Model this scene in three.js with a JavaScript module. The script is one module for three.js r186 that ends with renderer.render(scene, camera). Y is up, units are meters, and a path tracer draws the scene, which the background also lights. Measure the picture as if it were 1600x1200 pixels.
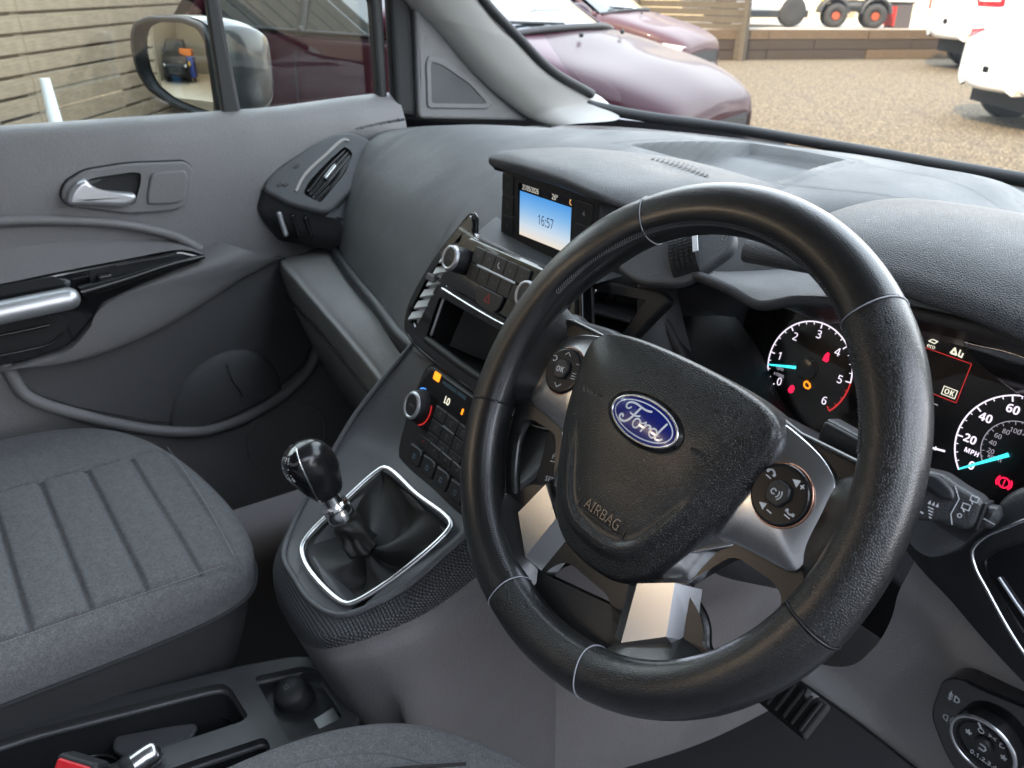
import * as THREE from 'three';
import { mergeGeometries } from 'three/addons/utils/BufferGeometryUtils.js';
import { RoundedBoxGeometry } from 'three/addons/geometries/RoundedBoxGeometry.js';
import { TextGeometry } from 'three/addons/geometries/TextGeometry.js';
import { FontLoader } from 'three/addons/loaders/FontLoader.js';

// ---------- camera, sky, sun, exposure ----------
const R = Math.PI / 180;
const scene = new THREE.Scene();
const camera = new THREE.PerspectiveCamera(49.89, 4 / 3, 0.02, 400);
camera.position.set(0.726, 1.387, 0.373);
camera.rotation.order = 'YXZ';
camera.rotation.set(-25.8 * R, 55.2 * R, 0.7 * R);
camera.focus = 0.66;
camera.userData.fStop = 13;
scene.add(camera);
const renderer = new THREE.WebGLRenderer({ antialias: true });
renderer.toneMapping = THREE.LinearToneMapping;
renderer.toneMappingExposure = 5.1;
renderer.shadowMap.enabled = true;
{
  const w = 256, h = 128, d = new Float32Array(w * h * 4);
  for (let j = 0; j < h; j++) for (let i = 0; i < w; i++) {
    const el = ((j + .5) / h - .5) * Math.PI, k = Math.max(0, Math.sin(el));
    const t = Math.pow(k, .55), c = [1.06 - .40 * t, 1.05 - .31 * t, 1.05 - .16 * t];
    const o = (j * w + i) * 4;
    for (let q = 0; q < 3; q++) d[o + q] = el > 0 ? c[q] * 1.5 : .4;
    d[o + 3] = 1;
  }
  const sky = new THREE.DataTexture(d, w, h, THREE.RGBAFormat, THREE.FloatType);
  sky.mapping = THREE.EquirectangularReflectionMapping; sky.magFilter = THREE.LinearFilter; sky.needsUpdate = true;
  scene.background = sky; scene.environment = sky;
}
const sun = new THREE.DirectionalLight(0xffdcb0, 3.0);
sun.position.set(12, 26, 27); sun.target.position.set(-4, 0, -6);
sun.castShadow = true; sun.shadow.mapSize.set(4096, 4096);
Object.assign(sun.shadow.camera, { left: -26, right: 26, top: 26, bottom: -26, near: 1, far: 90 });
scene.add(sun, sun.target);

// ---------- helpers ----------
let seed = 7;
const rnd = () => { seed = (seed * 1664525 + 1013904223) >>> 0; return seed / 4294967296; };
const v3 = (p) => new THREE.Vector3(p[0], p[1], p[2]);
const lerp = (a, b, t) => a + (b - a) * t, clamp = (x, a = 0, b = 1) => Math.min(b, Math.max(a, x));
const sst = (a, b, x) => { const t = clamp((x - a) / (b - a)); return t * t * (3 - 2 * t); };
const taken = {};
const numbered = (n) => { const k = taken[n] = (taken[n] ?? -1) + 1; return k ? `${n}_${String(k).padStart(3, '0')}` : n; };
function thing(name, label, category, pos = [0, 0, 0], group, kind) {
  const o = new THREE.Group(); o.name = numbered(name); o.position.set(...pos); scene.add(o);
  o.userData = { label, category }; if (group) o.userData.group = group; if (kind) o.userData.kind = kind;
  o.updateMatrixWorld(true); return o;
}
function mesh(name, geo, mat) {
  const m = new THREE.Mesh(mat.userData.metric && !geo.userData.metric ? metricUV(geo) : geo, mat);
  m.name = name; m.castShadow = m.receiveShadow = true; return m;
}
function local(parent, name, geo, mat, label) { const m = mesh(name, geo, mat); if (label) m.userData.label = label; parent.add(m); m.updateMatrixWorld(true); return m; }
function part(parent, name, geo, mat, label) {           // geo in world coordinates
  parent.updateMatrixWorld(true);
  if (mat.userData.metric && !geo.userData.metric) geo = metricUV(geo);
  geo.applyMatrix4(parent.matrixWorld.clone().invert());
  geo.userData.metric = true;
  return local(parent, name, geo, mat, label);
}
function metricUV(g) {                                    // uv in metres, by the axis each triangle faces
  const n = g.index ? g.toNonIndexed() : g, p = n.attributes.position, uv = new Float32Array(p.count * 2);
  if (!n.attributes.normal) n.computeVertexNormals();
  const a = new THREE.Vector3(), b = new THREE.Vector3(), c = new THREE.Vector3();
  for (let i = 0; i < p.count; i += 3) {
    a.fromBufferAttribute(p, i); b.fromBufferAttribute(p, i + 1).sub(a); c.fromBufferAttribute(p, i + 2).sub(a);
    b.cross(c); const x = Math.abs(b.x), y = Math.abs(b.y), z = Math.abs(b.z);
    for (let k = 0; k < 3; k++) {
      const q = i + k, X = p.getX(q), Y = p.getY(q), Z = p.getZ(q);
      if (x >= y && x >= z) { uv[q * 2] = Z; uv[q * 2 + 1] = Y; } else if (y >= z) { uv[q * 2] = X; uv[q * 2 + 1] = Z; } else { uv[q * 2] = X; uv[q * 2 + 1] = Y; }
    }
  }
  n.setAttribute('uv', new THREE.BufferAttribute(uv, 2)); n.userData.metric = true; return n;
}
const strip = (g) => { const o = g.index ? g.toNonIndexed() : g.clone(); for (const k of Object.keys(o.attributes)) if (!['position', 'normal', 'uv'].includes(k)) o.deleteAttribute(k); return o; };
const merge = (list) => mergeGeometries(list.map(strip));
function cr(p, t) {                                       // Catmull-Rom through an array of [..] at t in 0..1
  const n = p.length - 1, s = clamp(t) * n, i = Math.min(n - 1, Math.floor(s)), f = s - i;
  const a = p[Math.max(0, i - 1)], b = p[i], c = p[i + 1], d = p[Math.min(n, i + 2)];
  return b.map((_, k) => .5 * (2 * b[k] + (c[k] - a[k]) * f + (2 * a[k] - 5 * b[k] + 4 * c[k] - d[k]) * f * f + (3 * b[k] - a[k] - 3 * c[k] + d[k]) * f * f * f));
}
function grid(fn, nu, nv, closeU = false) {               // surface from fn(u, v) -> [x, y, z]
  const pos = [], uv = [], idx = [], P = [];
  for (let j = 0; j <= nv; j++) for (let i = 0; i <= nu; i++) P.push(fn(i / nu, j / nv));
  const W = nu + 1, L = (a, b) => Math.hypot(a[0] - b[0], a[1] - b[1], a[2] - b[2]);
  for (let j = 0; j <= nv; j++) { let s = 0; for (let i = 0; i <= nu; i++) { if (i) s += L(P[j * W + i], P[j * W + i - 1]); uv[(j * W + i) * 2] = s; } }
  for (let i = 0; i <= nu; i++) { let s = 0; for (let j = 0; j <= nv; j++) { if (j) s += L(P[j * W + i], P[(j - 1) * W + i]); uv[(j * W + i) * 2 + 1] = s; } }
  for (const q of P) pos.push(...q);
  for (let j = 0; j < nv; j++) for (let i = 0; i < nu; i++) { const a = j * W + i, b = a + 1, c = a + W, d = c + 1; idx.push(a, b, d, a, d, c); }
  const g = new THREE.BufferGeometry();
  g.setAttribute('position', new THREE.Float32BufferAttribute(pos, 3)); g.setAttribute('uv', new THREE.Float32BufferAttribute(uv, 2));
  g.setIndex(idx); g.computeVertexNormals();
  if (closeU) { const n = g.attributes.normal; for (let j = 0; j <= nv; j++) { const a = j * W, b = a + nu, x = n.getX(a) + n.getX(b), y = n.getY(a) + n.getY(b), z = n.getZ(a) + n.getZ(b), l = Math.hypot(x, y, z) || 1; n.setXYZ(a, x / l, y / l, z / l); n.setXYZ(b, x / l, y / l, z / l); } }
  g.userData.metric = true; return g;
}
const loft = (rows, nu, nv, tweak) => grid((u, v) => { const p = cr(rows.map((r) => cr(r, u)), v); return tweak ? tweak(p, u, v) : p; }, nu, nv);
function sweep(path, radii, { n = 80, m = 16, closed = false, up = [0, 1, 0], flat = 1, tweak } = {}) {   // oval tube along points; radii: number or fn(t)
  const cv = new THREE.CatmullRomCurve3(path.map(v3), closed, 'centripetal'), U = v3(up);
  const g = grid((u, v) => {
    const t = v, p = closed ? cv.getPoint(t % 1) : cv.getPoint(t), T = cv.getTangent(closed ? t % 1 : t);
    const s = new THREE.Vector3().crossVectors(U, T).normalize(), b = new THREE.Vector3().crossVectors(T, s).normalize();
    const a = u * 2 * Math.PI, r = typeof radii === 'function' ? radii(t) : radii; let x = Math.cos(a) * r, y = Math.sin(a) * r * flat;
    if (tweak) [x, y] = tweak(x, y, t, a);
    return [p.x + s.x * x + b.x * y, p.y + s.y * x + b.y * y, p.z + s.z * x + b.z * y];
  }, m, n, true);
  return g;
}
function capped(path, radii, o = {}) {                    // sweep with rounded ends
  const r0 = typeof radii === 'function' ? radii(0) : radii, r1 = typeof radii === 'function' ? radii(1) : radii, g = sweep(path, radii, o);
  const a = new THREE.SphereGeometry(r0, 12, 8).translate(...path[0]), b = new THREE.SphereGeometry(r1, 12, 8).translate(...path[path.length - 1]);
  return merge([g, a, b]);
}
function fr(o, ex, ey) {                                  // frame: local x, y on a face, z out of it
  const X = v3(ex).normalize(), Y = v3(ey); Y.addScaledVector(X, -X.dot(Y)).normalize(); const Z = new THREE.Vector3().crossVectors(X, Y);
  return new THREE.Matrix4().makeBasis(X, Y, Z).setPosition(v3(o));
}
const ID = new THREE.Matrix4();
const at = (F, x, y, z = 0) => { const p = new THREE.Vector3(x, y, z).applyMatrix4(F); return [p.x, p.y, p.z]; };
function outline(pts, r = 0, holes = []) {                // polygon with corners rounded by r
  const path = (P, T) => {
    const s = new T(); const n = P.length;
    if (!r) { P.forEach((p, i) => (i ? s.lineTo(p[0], p[1]) : s.moveTo(p[0], p[1]))); s.closePath(); return s; }
    for (let i = 0; i < n; i++) {
      const a = P[(i + n - 1) % n], b = P[i], c = P[(i + 1) % n], la = Math.hypot(a[0] - b[0], a[1] - b[1]), lc = Math.hypot(c[0] - b[0], c[1] - b[1]), q = Math.min(b[2] ?? r, la / 2.05, lc / 2.05);
      const p1 = [b[0] + (a[0] - b[0]) * q / la, b[1] + (a[1] - b[1]) * q / la], p2 = [b[0] + (c[0] - b[0]) * q / lc, b[1] + (c[1] - b[1]) * q / lc];
      i ? s.lineTo(...p1) : s.moveTo(...p1); s.quadraticCurveTo(b[0], b[1], p2[0], p2[1]);
    }
    s.closePath(); return s;
  };
  const area = (P) => P.reduce((a, p, i) => { const q = P[(i + 1) % P.length]; return a + p[0] * q[1] - q[0] * p[1]; }, 0), cw = (P) => (area(P) > 0 ? P.slice().reverse() : P);
  const s = path(cw(pts), THREE.Shape); for (const h of holes) s.holes.push(path(cw(h), THREE.Path)); return s;
}
const smooth = (pts) => { const s = new THREE.Shape(); s.setFromPoints(new THREE.CatmullRomCurve3(pts.map((p) => new THREE.Vector3(p[0], p[1], 0)), true, 'centripetal').getPoints(pts.length * 6).map((p) => new THREE.Vector2(p.x, p.y))); return s; };
function plate(shape, F, z0, depth, bevel = .001, seg = 2) {   // solid plate between z0 and z0 + depth, edges rounded
  bevel = Math.min(bevel, depth * .49);
  const g = new THREE.ExtrudeGeometry(shape, { depth: Math.max(1e-5, depth - 2 * bevel), bevelEnabled: bevel > 0, bevelThickness: bevel, bevelSize: bevel, bevelOffset: -bevel, bevelSegments: seg, curveSegments: 8 });
  g.translate(0, 0, z0 + bevel); g.applyMatrix4(F); return g;
}
const rect = (x0, y0, x1, y1) => [[x0, y0], [x1, y0], [x1, y1], [x0, y1]];
const ell = (cx, cy, rx, ry, n = 36) => Array.from({ length: n }, (_, i) => [cx + rx * Math.cos(i / n * 2 * Math.PI), cy + ry * Math.sin(i / n * 2 * Math.PI)]);
const rb = (w, h, d, r, F, x = 0, y = 0, z = 0) => new RoundedBoxGeometry(w, h, d, 3, Math.min(r, w / 2.01, h / 2.01, d / 2.01)).translate(x, y, z).applyMatrix4(F);
const lathe = (pts, F, n = 40) => new THREE.LatheGeometry(pts.map((p) => new THREE.Vector2(p[0], p[1])), n).rotateX(Math.PI / 2).applyMatrix4(F);   // profile (radius, height along z)
const font = await new FontLoader().loadAsync('fonts/droid/droid_sans_bold.typeface.json');
const fontR = await new FontLoader().loadAsync('fonts/droid/droid_sans_regular.typeface.json');
function text(s, size, F, x, y, z, { f = font, depth = .0003, turn = 0, squeeze = 1 } = {}) {   // centred lettering
  const g = new TextGeometry(s, { font: f, size, depth, curveSegments: 4, bevelEnabled: false }); g.computeBoundingBox(); const b = g.boundingBox;
  g.translate(-(b.min.x + b.max.x) / 2, -(b.min.y + b.max.y) / 2, 0); g.scale(squeeze, 1, 1); g.rotateZ(turn); g.translate(x, y, z); g.applyMatrix4(F); return g;
}
function stroke(pts, w, F, z = 0, d = .0003, closed = false) {   // flat line of width w through 2D points
  const out = [], n = pts.length, m = closed ? n : n - 1;
  for (let i = 0; i < m; i++) { const a = pts[i], b = pts[(i + 1) % n], l = Math.hypot(b[0] - a[0], b[1] - a[1]), g = new THREE.BoxGeometry(l + w * .5, w, d); g.rotateZ(Math.atan2(b[1] - a[1], b[0] - a[0])); g.translate((a[0] + b[0]) / 2, (a[1] + b[1]) / 2, z + d / 2); out.push(g); }
  return merge(out).applyMatrix4(F);
}
const arcPts = (cx, cy, r, a0, a1, n = 24) => Array.from({ length: n + 1 }, (_, i) => { const a = (a0 + (a1 - a0) * i / n) * R; return [cx + r * Math.cos(a), cy + r * Math.sin(a)]; });

// ---------- textures ----------
function tex(n, fn, srgb) {
  const d = new Uint8Array(n * n * 4);
  for (let j = 0; j < n; j++) for (let i = 0; i < n; i++) { const c = fn(i / n, j / n), o = (j * n + i) * 4; if (typeof c === 'number') d[o] = d[o + 1] = d[o + 2] = clamp(c) * 255; else { d[o] = clamp(c[0]) * 255; d[o + 1] = clamp(c[1]) * 255; d[o + 2] = clamp(c[2]) * 255; } d[o + 3] = 255; }
  const t = new THREE.DataTexture(d, n, n); t.wrapS = t.wrapT = THREE.RepeatWrapping; t.magFilter = THREE.LinearFilter; t.minFilter = THREE.LinearFilter; if (srgb) t.colorSpace = THREE.SRGBColorSpace; t.needsUpdate = true; return t;
}
const hash = (x, y, s) => { let h = (x * 374761393 + y * 668265263 + s * 982451653) | 0; h = Math.imul(h ^ (h >>> 13), 1274126177); h = Math.imul(h ^ (h >>> 15), 2246822519); return ((h ^ (h >>> 16)) >>> 0) / 4294967296; };
const mod = (a, n) => ((a % n) + n) % n;
function vn(u, v, n, s) { const x = u * n, y = v * n, i = Math.floor(x), j = Math.floor(y), f = x - i, g = y - j, a = f * f * (3 - 2 * f), b = g * g * (3 - 2 * g), H = (p, q) => hash(mod(p, n), mod(q, n), s); return lerp(lerp(H(i, j), H(i + 1, j), a), lerp(H(i, j + 1), H(i + 1, j + 1), a), b); }
const fbm = (u, v, n, s, o = 4) => { let a = .5, t = 0, w = 0; for (let k = 0; k < o; k++) { t += a * vn(u, v, n << k, s + k); w += a; a *= .5; } return t / w; };
function cells(u, v, n, s) {                              // F1, F2 and the nearest cell's id on a repeating tile
  const x = u * n, y = v * n, i = Math.floor(x), j = Math.floor(y); let a = 9, b = 9, id = 0;
  for (let q = -1; q <= 1; q++) for (let p = -1; p <= 1; p++) { const X = mod(i + p, n), Y = mod(j + q, n), d = Math.hypot(i + p + hash(X, Y, s) - x, j + q + hash(X, Y, s + 9) - y); if (d < a) { b = a; a = d; id = hash(X, Y, s + 4); } else if (d < b) b = d; }
  return [a, b, id];
}
const leatherTex = tex(512, (u, v) => { const [a, b] = cells(u, v, 44, 3); return clamp((b - a) * 2.2) * .75 + .25 * fbm(u, v, 16, 8); });
const grainTex = tex(512, (u, v) => { const [a, b] = cells(u, v, 64, 21); return clamp((b - a) * 1.4) * .5 + .5 * fbm(u, v, 32, 4); });
const clothTex = tex(512, (u, v) => { const w = .5 + .25 * Math.sin(u * 2 * Math.PI * 48 + 2 * vn(u, v, 12, 5)) + .25 * Math.sin(v * 2 * Math.PI * 48 + 2 * vn(u, v, 12, 6)); return w * .6 + .4 * vn(u, v, 128, 9); });
const clothCol = tex(512, (u, v) => { const k = .55 + .5 * (.45 * vn(u, v, 170, 31) + .3 * fbm(u, v, 24, 12) + .25 * vn(u, v, 90, 14)); return [k * .97, k * .98, k]; }, true);
const dotTex = tex(256, (u, v) => { const n = 12, y = v * n * 1, r = Math.floor(y), x = u * n + (r % 2) * .5, fx = x - Math.floor(x) - .5, fy = y - r - .5; return clamp(1.25 - 2.6 * Math.hypot(fx, fy)); });
const smudge = tex(512, (u, v) => .5 + .5 * fbm(u, v, 6, 77, 6));
const rep = (t, m) => { const c = t.clone(); c.repeat.set(1 / m, 1 / m); c.needsUpdate = true; return c; };

// ---------- materials ----------
function mat(rgb, rough, o = {}) {
  const { bump, size, h, metric, rmap, ...rest } = o;
  const m = new THREE.MeshPhysicalMaterial({ roughness: rough, side: THREE.DoubleSide, ...rest }); m.color.setRGB(...rgb);
  if (bump) { m.bumpMap = rep(bump, size); m.bumpScale = h; m.userData.metric = true; }
  if (rmap) { m.roughnessMap = rep(smudge, rmap); m.userData.metric = true; }
  if (rest.map || metric) m.userData.metric = true; return m;
}
const smudgeR = rep(smudge, .37), leatherB = rep(leatherTex, .074), grainB = rep(grainTex, .12);
const bumped = (rgb, rough, t, h, o = {}) => { const m = new THREE.MeshPhysicalMaterial({ roughness: rough, side: THREE.DoubleSide, bumpMap: t, bumpScale: h, ...o }); m.color.setRGB(...rgb); m.userData.metric = true; if (rough > .43 && rough < .8) { m.roughnessMap = smudgeR; m.roughness = rough * 1.32; } return m; };
const M = {
  dash: bumped([.104, .107, .108], .62, leatherB, .0006),
  dashSoft: bumped([.080, .083, .088], .54, grainB, .0003),
  hood: bumped([.062, .065, .070], .46, leatherB, .0008),
  door: bumped([.140, .137, .140], .58, grainB, .0006),
  doorDark: bumped([.058, .058, .062], .62, grainB, .0005),
  greyTrim: bumped([.120, .116, .120], .6, grainB, .0005),
  knee: bumped([.32, .312, .312], .6, leatherB, .0003),
  glove: bumped([.150, .148, .142], .6, grainB, .0005),
  pillar: bumped([.31, .30, .285], .75, grainB, .00008),
  black: bumped([.018, .019, .021], .44, grainB, .0002),
  conBlack: bumped([.034, .035, .037], .45, grainB, .0003),
  blackMatt: mat([.010, .0105, .012], .6),
  deep: mat([.006, .006, .007], .75),
  piano: mat([.006, .006, .007], .10, { clearcoat: 1, clearcoatRoughness: .03 }),
  gloss: mat([.010, .010, .011], .22),
  rimGrain: bumped([.007, .0072, .0078], .36, leatherB, .00030, { clearcoat: .6, clearcoatRoughness: .27 }),
  rimSmooth: bumped([.007, .0071, .0076], .34, leatherB, .00013, { clearcoat: .6, clearcoatRoughness: .25 }),
  hub: bumped([.006, .0062, .0066], .36, leatherB, .0006, { clearcoat: .5, clearcoatRoughness: .28 }),
  silver: mat([.66, .67, .69], .27, { metalness: 1 }),
  silverSoft: mat([.55, .56, .58], .42, { metalness: .85 }),
  chrome: mat([.78, .79, .80], .09, { metalness: 1 }),
  rubber: mat([.016, .016, .017], .8),
  thread: mat([.10, .10, .105], .8),
  seamLine: mat([.30, .31, .34], .45),
  vane: mat([.30, .305, .30], .45),
  key: mat([.020, .021, .023], .40),
  gaiter: mat([.013, .0128, .0125], .48, { bump: leatherTex, size: .05, h: .00012 }),
  carpet: bumped([.016, .016, .018], .95, rep(clothTex, .02), .0006),
  band: bumped([.030, .031, .034], .48, rep(dotTex, .040), .0009),
  white: mat([.62, .64, .66], .6), ink: mat([.55, .57, .60], .7), faint: mat([.16, .165, .17], .7),
  body: mat([.008, .010, .014], .3, { clearcoat: .45, clearcoatRoughness: .05 }),
};
M.skirt = bumped([.030, .031, .033], .95, rep(clothTex, .03), .0004);
M.seat = bumped([.19, .187, .186], .92, rep(clothTex, .03), .0004, { map: rep(clothCol, .11), sheen: .25, sheenRoughness: .6 });
M.seat.sheenColor.setRGB(.3, .3, .32);
const glow = (rgb, k = 1) => { const m = new THREE.MeshStandardMaterial({ roughness: .5, side: THREE.DoubleSide }); m.color.setRGB(rgb[0] * .3, rgb[1] * .3, rgb[2] * .3); m.emissive.setRGB(...rgb); m.emissiveIntensity = k; return m; };
M.lampWhite = glow([.62, .56, .66], 0.39); M.lampDim = glow([.32, .30, .35], 0.24); M.lampCyan = glow([.04, .60, .66], 0.46); M.lampRed = glow([.85, .01, .06], 0.37); M.lampOrange = glow([1.0, .26, .01], 0.44); M.lampRedLine = glow([.55, .03, .03], 0.24); M.lampIvory = glow([.62, .60, .48], 0.33);
const paneGlass = new THREE.MeshPhysicalMaterial({ color: 0xffffff, roughness: 0, transmission: 1, thickness: 0, ior: 1.5, side: THREE.DoubleSide }); paneGlass.color.setRGB(.83, .87, .845);
const lensGlass = new THREE.MeshPhysicalMaterial({ color: 0xffffff, roughness: .03, transmission: 1, thickness: 0, ior: 1.45, side: THREE.DoubleSide });

// ---------- ground and yard ----------
const bar0 = (x0, y0, z0, x1, y1, z1) => new THREE.BoxGeometry(x1 - x0, y1 - y0, z1 - z0).translate((x0 + x1) / 2, (y0 + y1) / 2, (z0 + z1) / 2);
const gravelCol = tex(1024, (u, v) => { const [a, b, id] = cells(u, v, 90, 51), [c, d, i2] = cells(u, v, 210, 57); const e = clamp((b - a) * 3), k = (.34 + .5 * id) * (.55 + .45 * e) * (.8 + .4 * i2), w = fbm(u, v, 5, 60); return [k * (1.0 + .06 * w), k * (.915 + .05 * w), k * (.80 - .02 * w)]; }, true);
const gravelBump = tex(1024, (u, v) => { const [a, b, id] = cells(u, v, 90, 51); return clamp((b - a) * 1.6) * (.5 + .5 * id); });
{
  const m = mat([1, .97, .9], .95, { map: rep(gravelCol, 1.7), bumpMap: rep(gravelBump, 1.7), bumpScale: .014, metric: true }); m.color.setRGB(.50, .470, .43);
  const g = new THREE.PlaneGeometry(240, 240, 1, 1).rotateX(-Math.PI / 2);
  const o = mesh('ground', g, m); o.userData = { kind: 'structure', label: 'pale loose gravel covering the parking yard', category: 'ground' }; scene.add(o);
}

{
  const g = bar0(-1.6, .004, -3.2, 9, .008, 5.4), o = mesh('apron', g, mat([.045, .045, .047], .9)); o.userData = { kind: 'structure', label: 'dark tarmac apron in front of the workshop', category: 'apron' }; scene.add(o);
}

// ---------- the van we sit in: shell ----------
const van = thing('van_body', 'van cabin shell with pale windscreen pillar trim and dark carpet', 'van body', [0, .4, 0]);
const baseL = [[-.66, 1.172, -.77], [-.60, 1.152, -.86], [-.47, 1.132, -1.00], [-.28, 1.124, -1.05], [0, 1.122, -1.06], [.28, 1.124, -1.05], [.47, 1.132, -1.00], [.60, 1.152, -.86], [.66, 1.172, -.77]];
const headL = [[-.60, 1.70, -.16], [-.56, 1.715, -.19], [-.45, 1.73, -.22], [-.25, 1.74, -.24], [0, 1.745, -.245], [.25, 1.74, -.24], [.45, 1.73, -.22], [.56, 1.715, -.19], [.60, 1.70, -.16]];
{
  const pane = loft([baseL, baseL.map((p, i) => p.map((q, k) => (q + headL[i][k]) / 2 + (k === 1 ? .02 : k === 2 ? -.02 : 0))), headL], 40, 12);
  part(van, 'windscreen', pane, paneGlass, 'clear windscreen pane');
  part(van, 'windscreen_seal', sweep(baseL.map(([x, y, z]) => [x, y - .006, z + .004]), .011, { n: 90, m: 10 }), M.blackMatt);
  // wiper resting on the outside of the glass
  part(van, 'wiper', capped([[.12, 1.155, -1.085], [.3, 1.152, -1.075], [.5, 1.16, -1.02]], .012, { n: 30, m: 8 }), M.blackMatt);
  for (const s of [-1, 1]) {
    const L = [[.745, 1.70, -.05], [.722, 1.361, -.385], [.712, 1.328, -.425], [.703, 1.222, -.535], [.694, 1.163, -.615], [.690, 1.143, -.648], [.66, 1.128, -.68]].map(([x, y, z]) => [s * x, y, z]);
    const Rr = [[.62, 1.70, -.17], [.645, 1.362, -.488], [.645, 1.292, -.572], [.648, 1.232, -.652], [.655, 1.180, -.765], [.64, 1.165, -.79], [.60, 1.14, -.80]].map(([x, y, z]) => [s * x, y, z]);
    const mid = L.map((p, i) => [lerp(p[0], Rr[i][0], .45) - s * .016, lerp(p[1], Rr[i][1], .45) + .004, lerp(p[2], Rr[i][2], .45) + .022]);
    const out = L.map((p) => [p[0] + s * .03, p[1] + .004, p[2] - .035]);
    const far = Rr.map((p) => [p[0] + s * .03, p[1] + .01, p[2] - .03]);
    part(van, 'pillar_trim', loft([out, L, mid, Rr, far], 40, 24), M.pillar, s < 0 ? 'pale beige trim of the passenger windscreen pillar' : undefined);
    part(van, 'pillar_seal', sweep(Rr.slice(0, 5).map(([x, y, z]) => [x, y + .006, z - .014]), .009, { n: 60, m: 8 }), M.blackMatt);
  }
  // roof, floor, bulkhead, side and rear walls
  part(van, 'roof', loft([headL.map(([x, y, z]) => [x * 1.25, y, z]), headL.map(([x]) => [x * 1.28, 1.79 - .06 * x * x, .3]), headL.map(([x]) => [x * 1.28, 1.82 - .06 * x * x, 1.4]), headL.map(([x]) => [x * 1.28, 1.8 - .06 * x * x, 2.7])], 24, 24), M.pillar);
  const box = (x0, y0, z0, x1, y1, z1) => new THREE.BoxGeometry(x1 - x0, y1 - y0, z1 - z0).translate((x0 + x1) / 2, (y0 + y1) / 2, (z0 + z1) / 2);
  part(van, 'floor', box(-.80, .36, -.75, .80, .40, 2.7), M.carpet);
  part(van, 'bulkhead', loft([[[-.8, .4, -.62], [0, .4, -.62], [.8, .4, -.62]], [[-.8, .7, -.78], [0, .7, -.78], [.8, .7, -.78]], [[-.8, 1.1, -.86], [0, 1.1, -.98], [.8, 1.1, -.86]]], 8, 12), M.carpet);
  part(van, 'tunnel', loft([[[-.13, .39, -.7], [-.13, .39, 1.5]], [[-.11, .50, -.7], [-.11, .48, 1.5]], [[-.05, .54, -.7], [-.05, .50, 1.5]], [[.05, .54, -.7], [.05, .50, 1.5]], [[.11, .50, -.7], [.11, .48, 1.5]], [[.13, .39, -.7], [.13, .39, 1.5]]], 8, 20), M.carpet);
  part(van, 'side_wall', box(-.84, .38, .86, -.79, 1.18, 2.72), M.body); part(van, 'side_wall', box(.79, .38, 1.0, .84, 1.18, 2.72), M.body);
  part(van, 'rear_wall', box(-.79, .38, 2.68, .79, 1.15, 2.72), M.body);
  for (const s of [-1, 1]) part(van, 'door_pillar', box(s * .8 - .03, 1.18, s < 0 ? .86 : 1.0, s * .8 + .03, 1.78, s < 0 ? .98 : 1.12), M.blackMatt);
  part(van, 'front_wing', loft([[[-.84, .75, -.34], [-.84, 1.10, -.34], [-.80, 1.17, -.34]], [[-.85, .75, -.9], [-.85, 1.05, -.9], [-.74, 1.12, -.9]], [[-.84, .75, -1.5], [-.82, .95, -1.5], [-.70, 1.02, -1.5]]], 12, 12), M.body);
  part(van, 'bonnet', loft([[[-.74, 1.06, -1.0], [0, 1.06, -1.13], [.74, 1.06, -1.0]], [[-.72, 1.0, -1.3], [0, 1.01, -1.4], [.72, 1.0, -1.3]], [[-.66, .90, -1.62], [0, .92, -1.72], [.66, .90, -1.62]]], 20, 14), M.body);
  // sill step beside the driver's footwell
  part(van, 'door_sill', box(.74, .36, -.5, .84, .48, 1.0), M.body);
}

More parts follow.
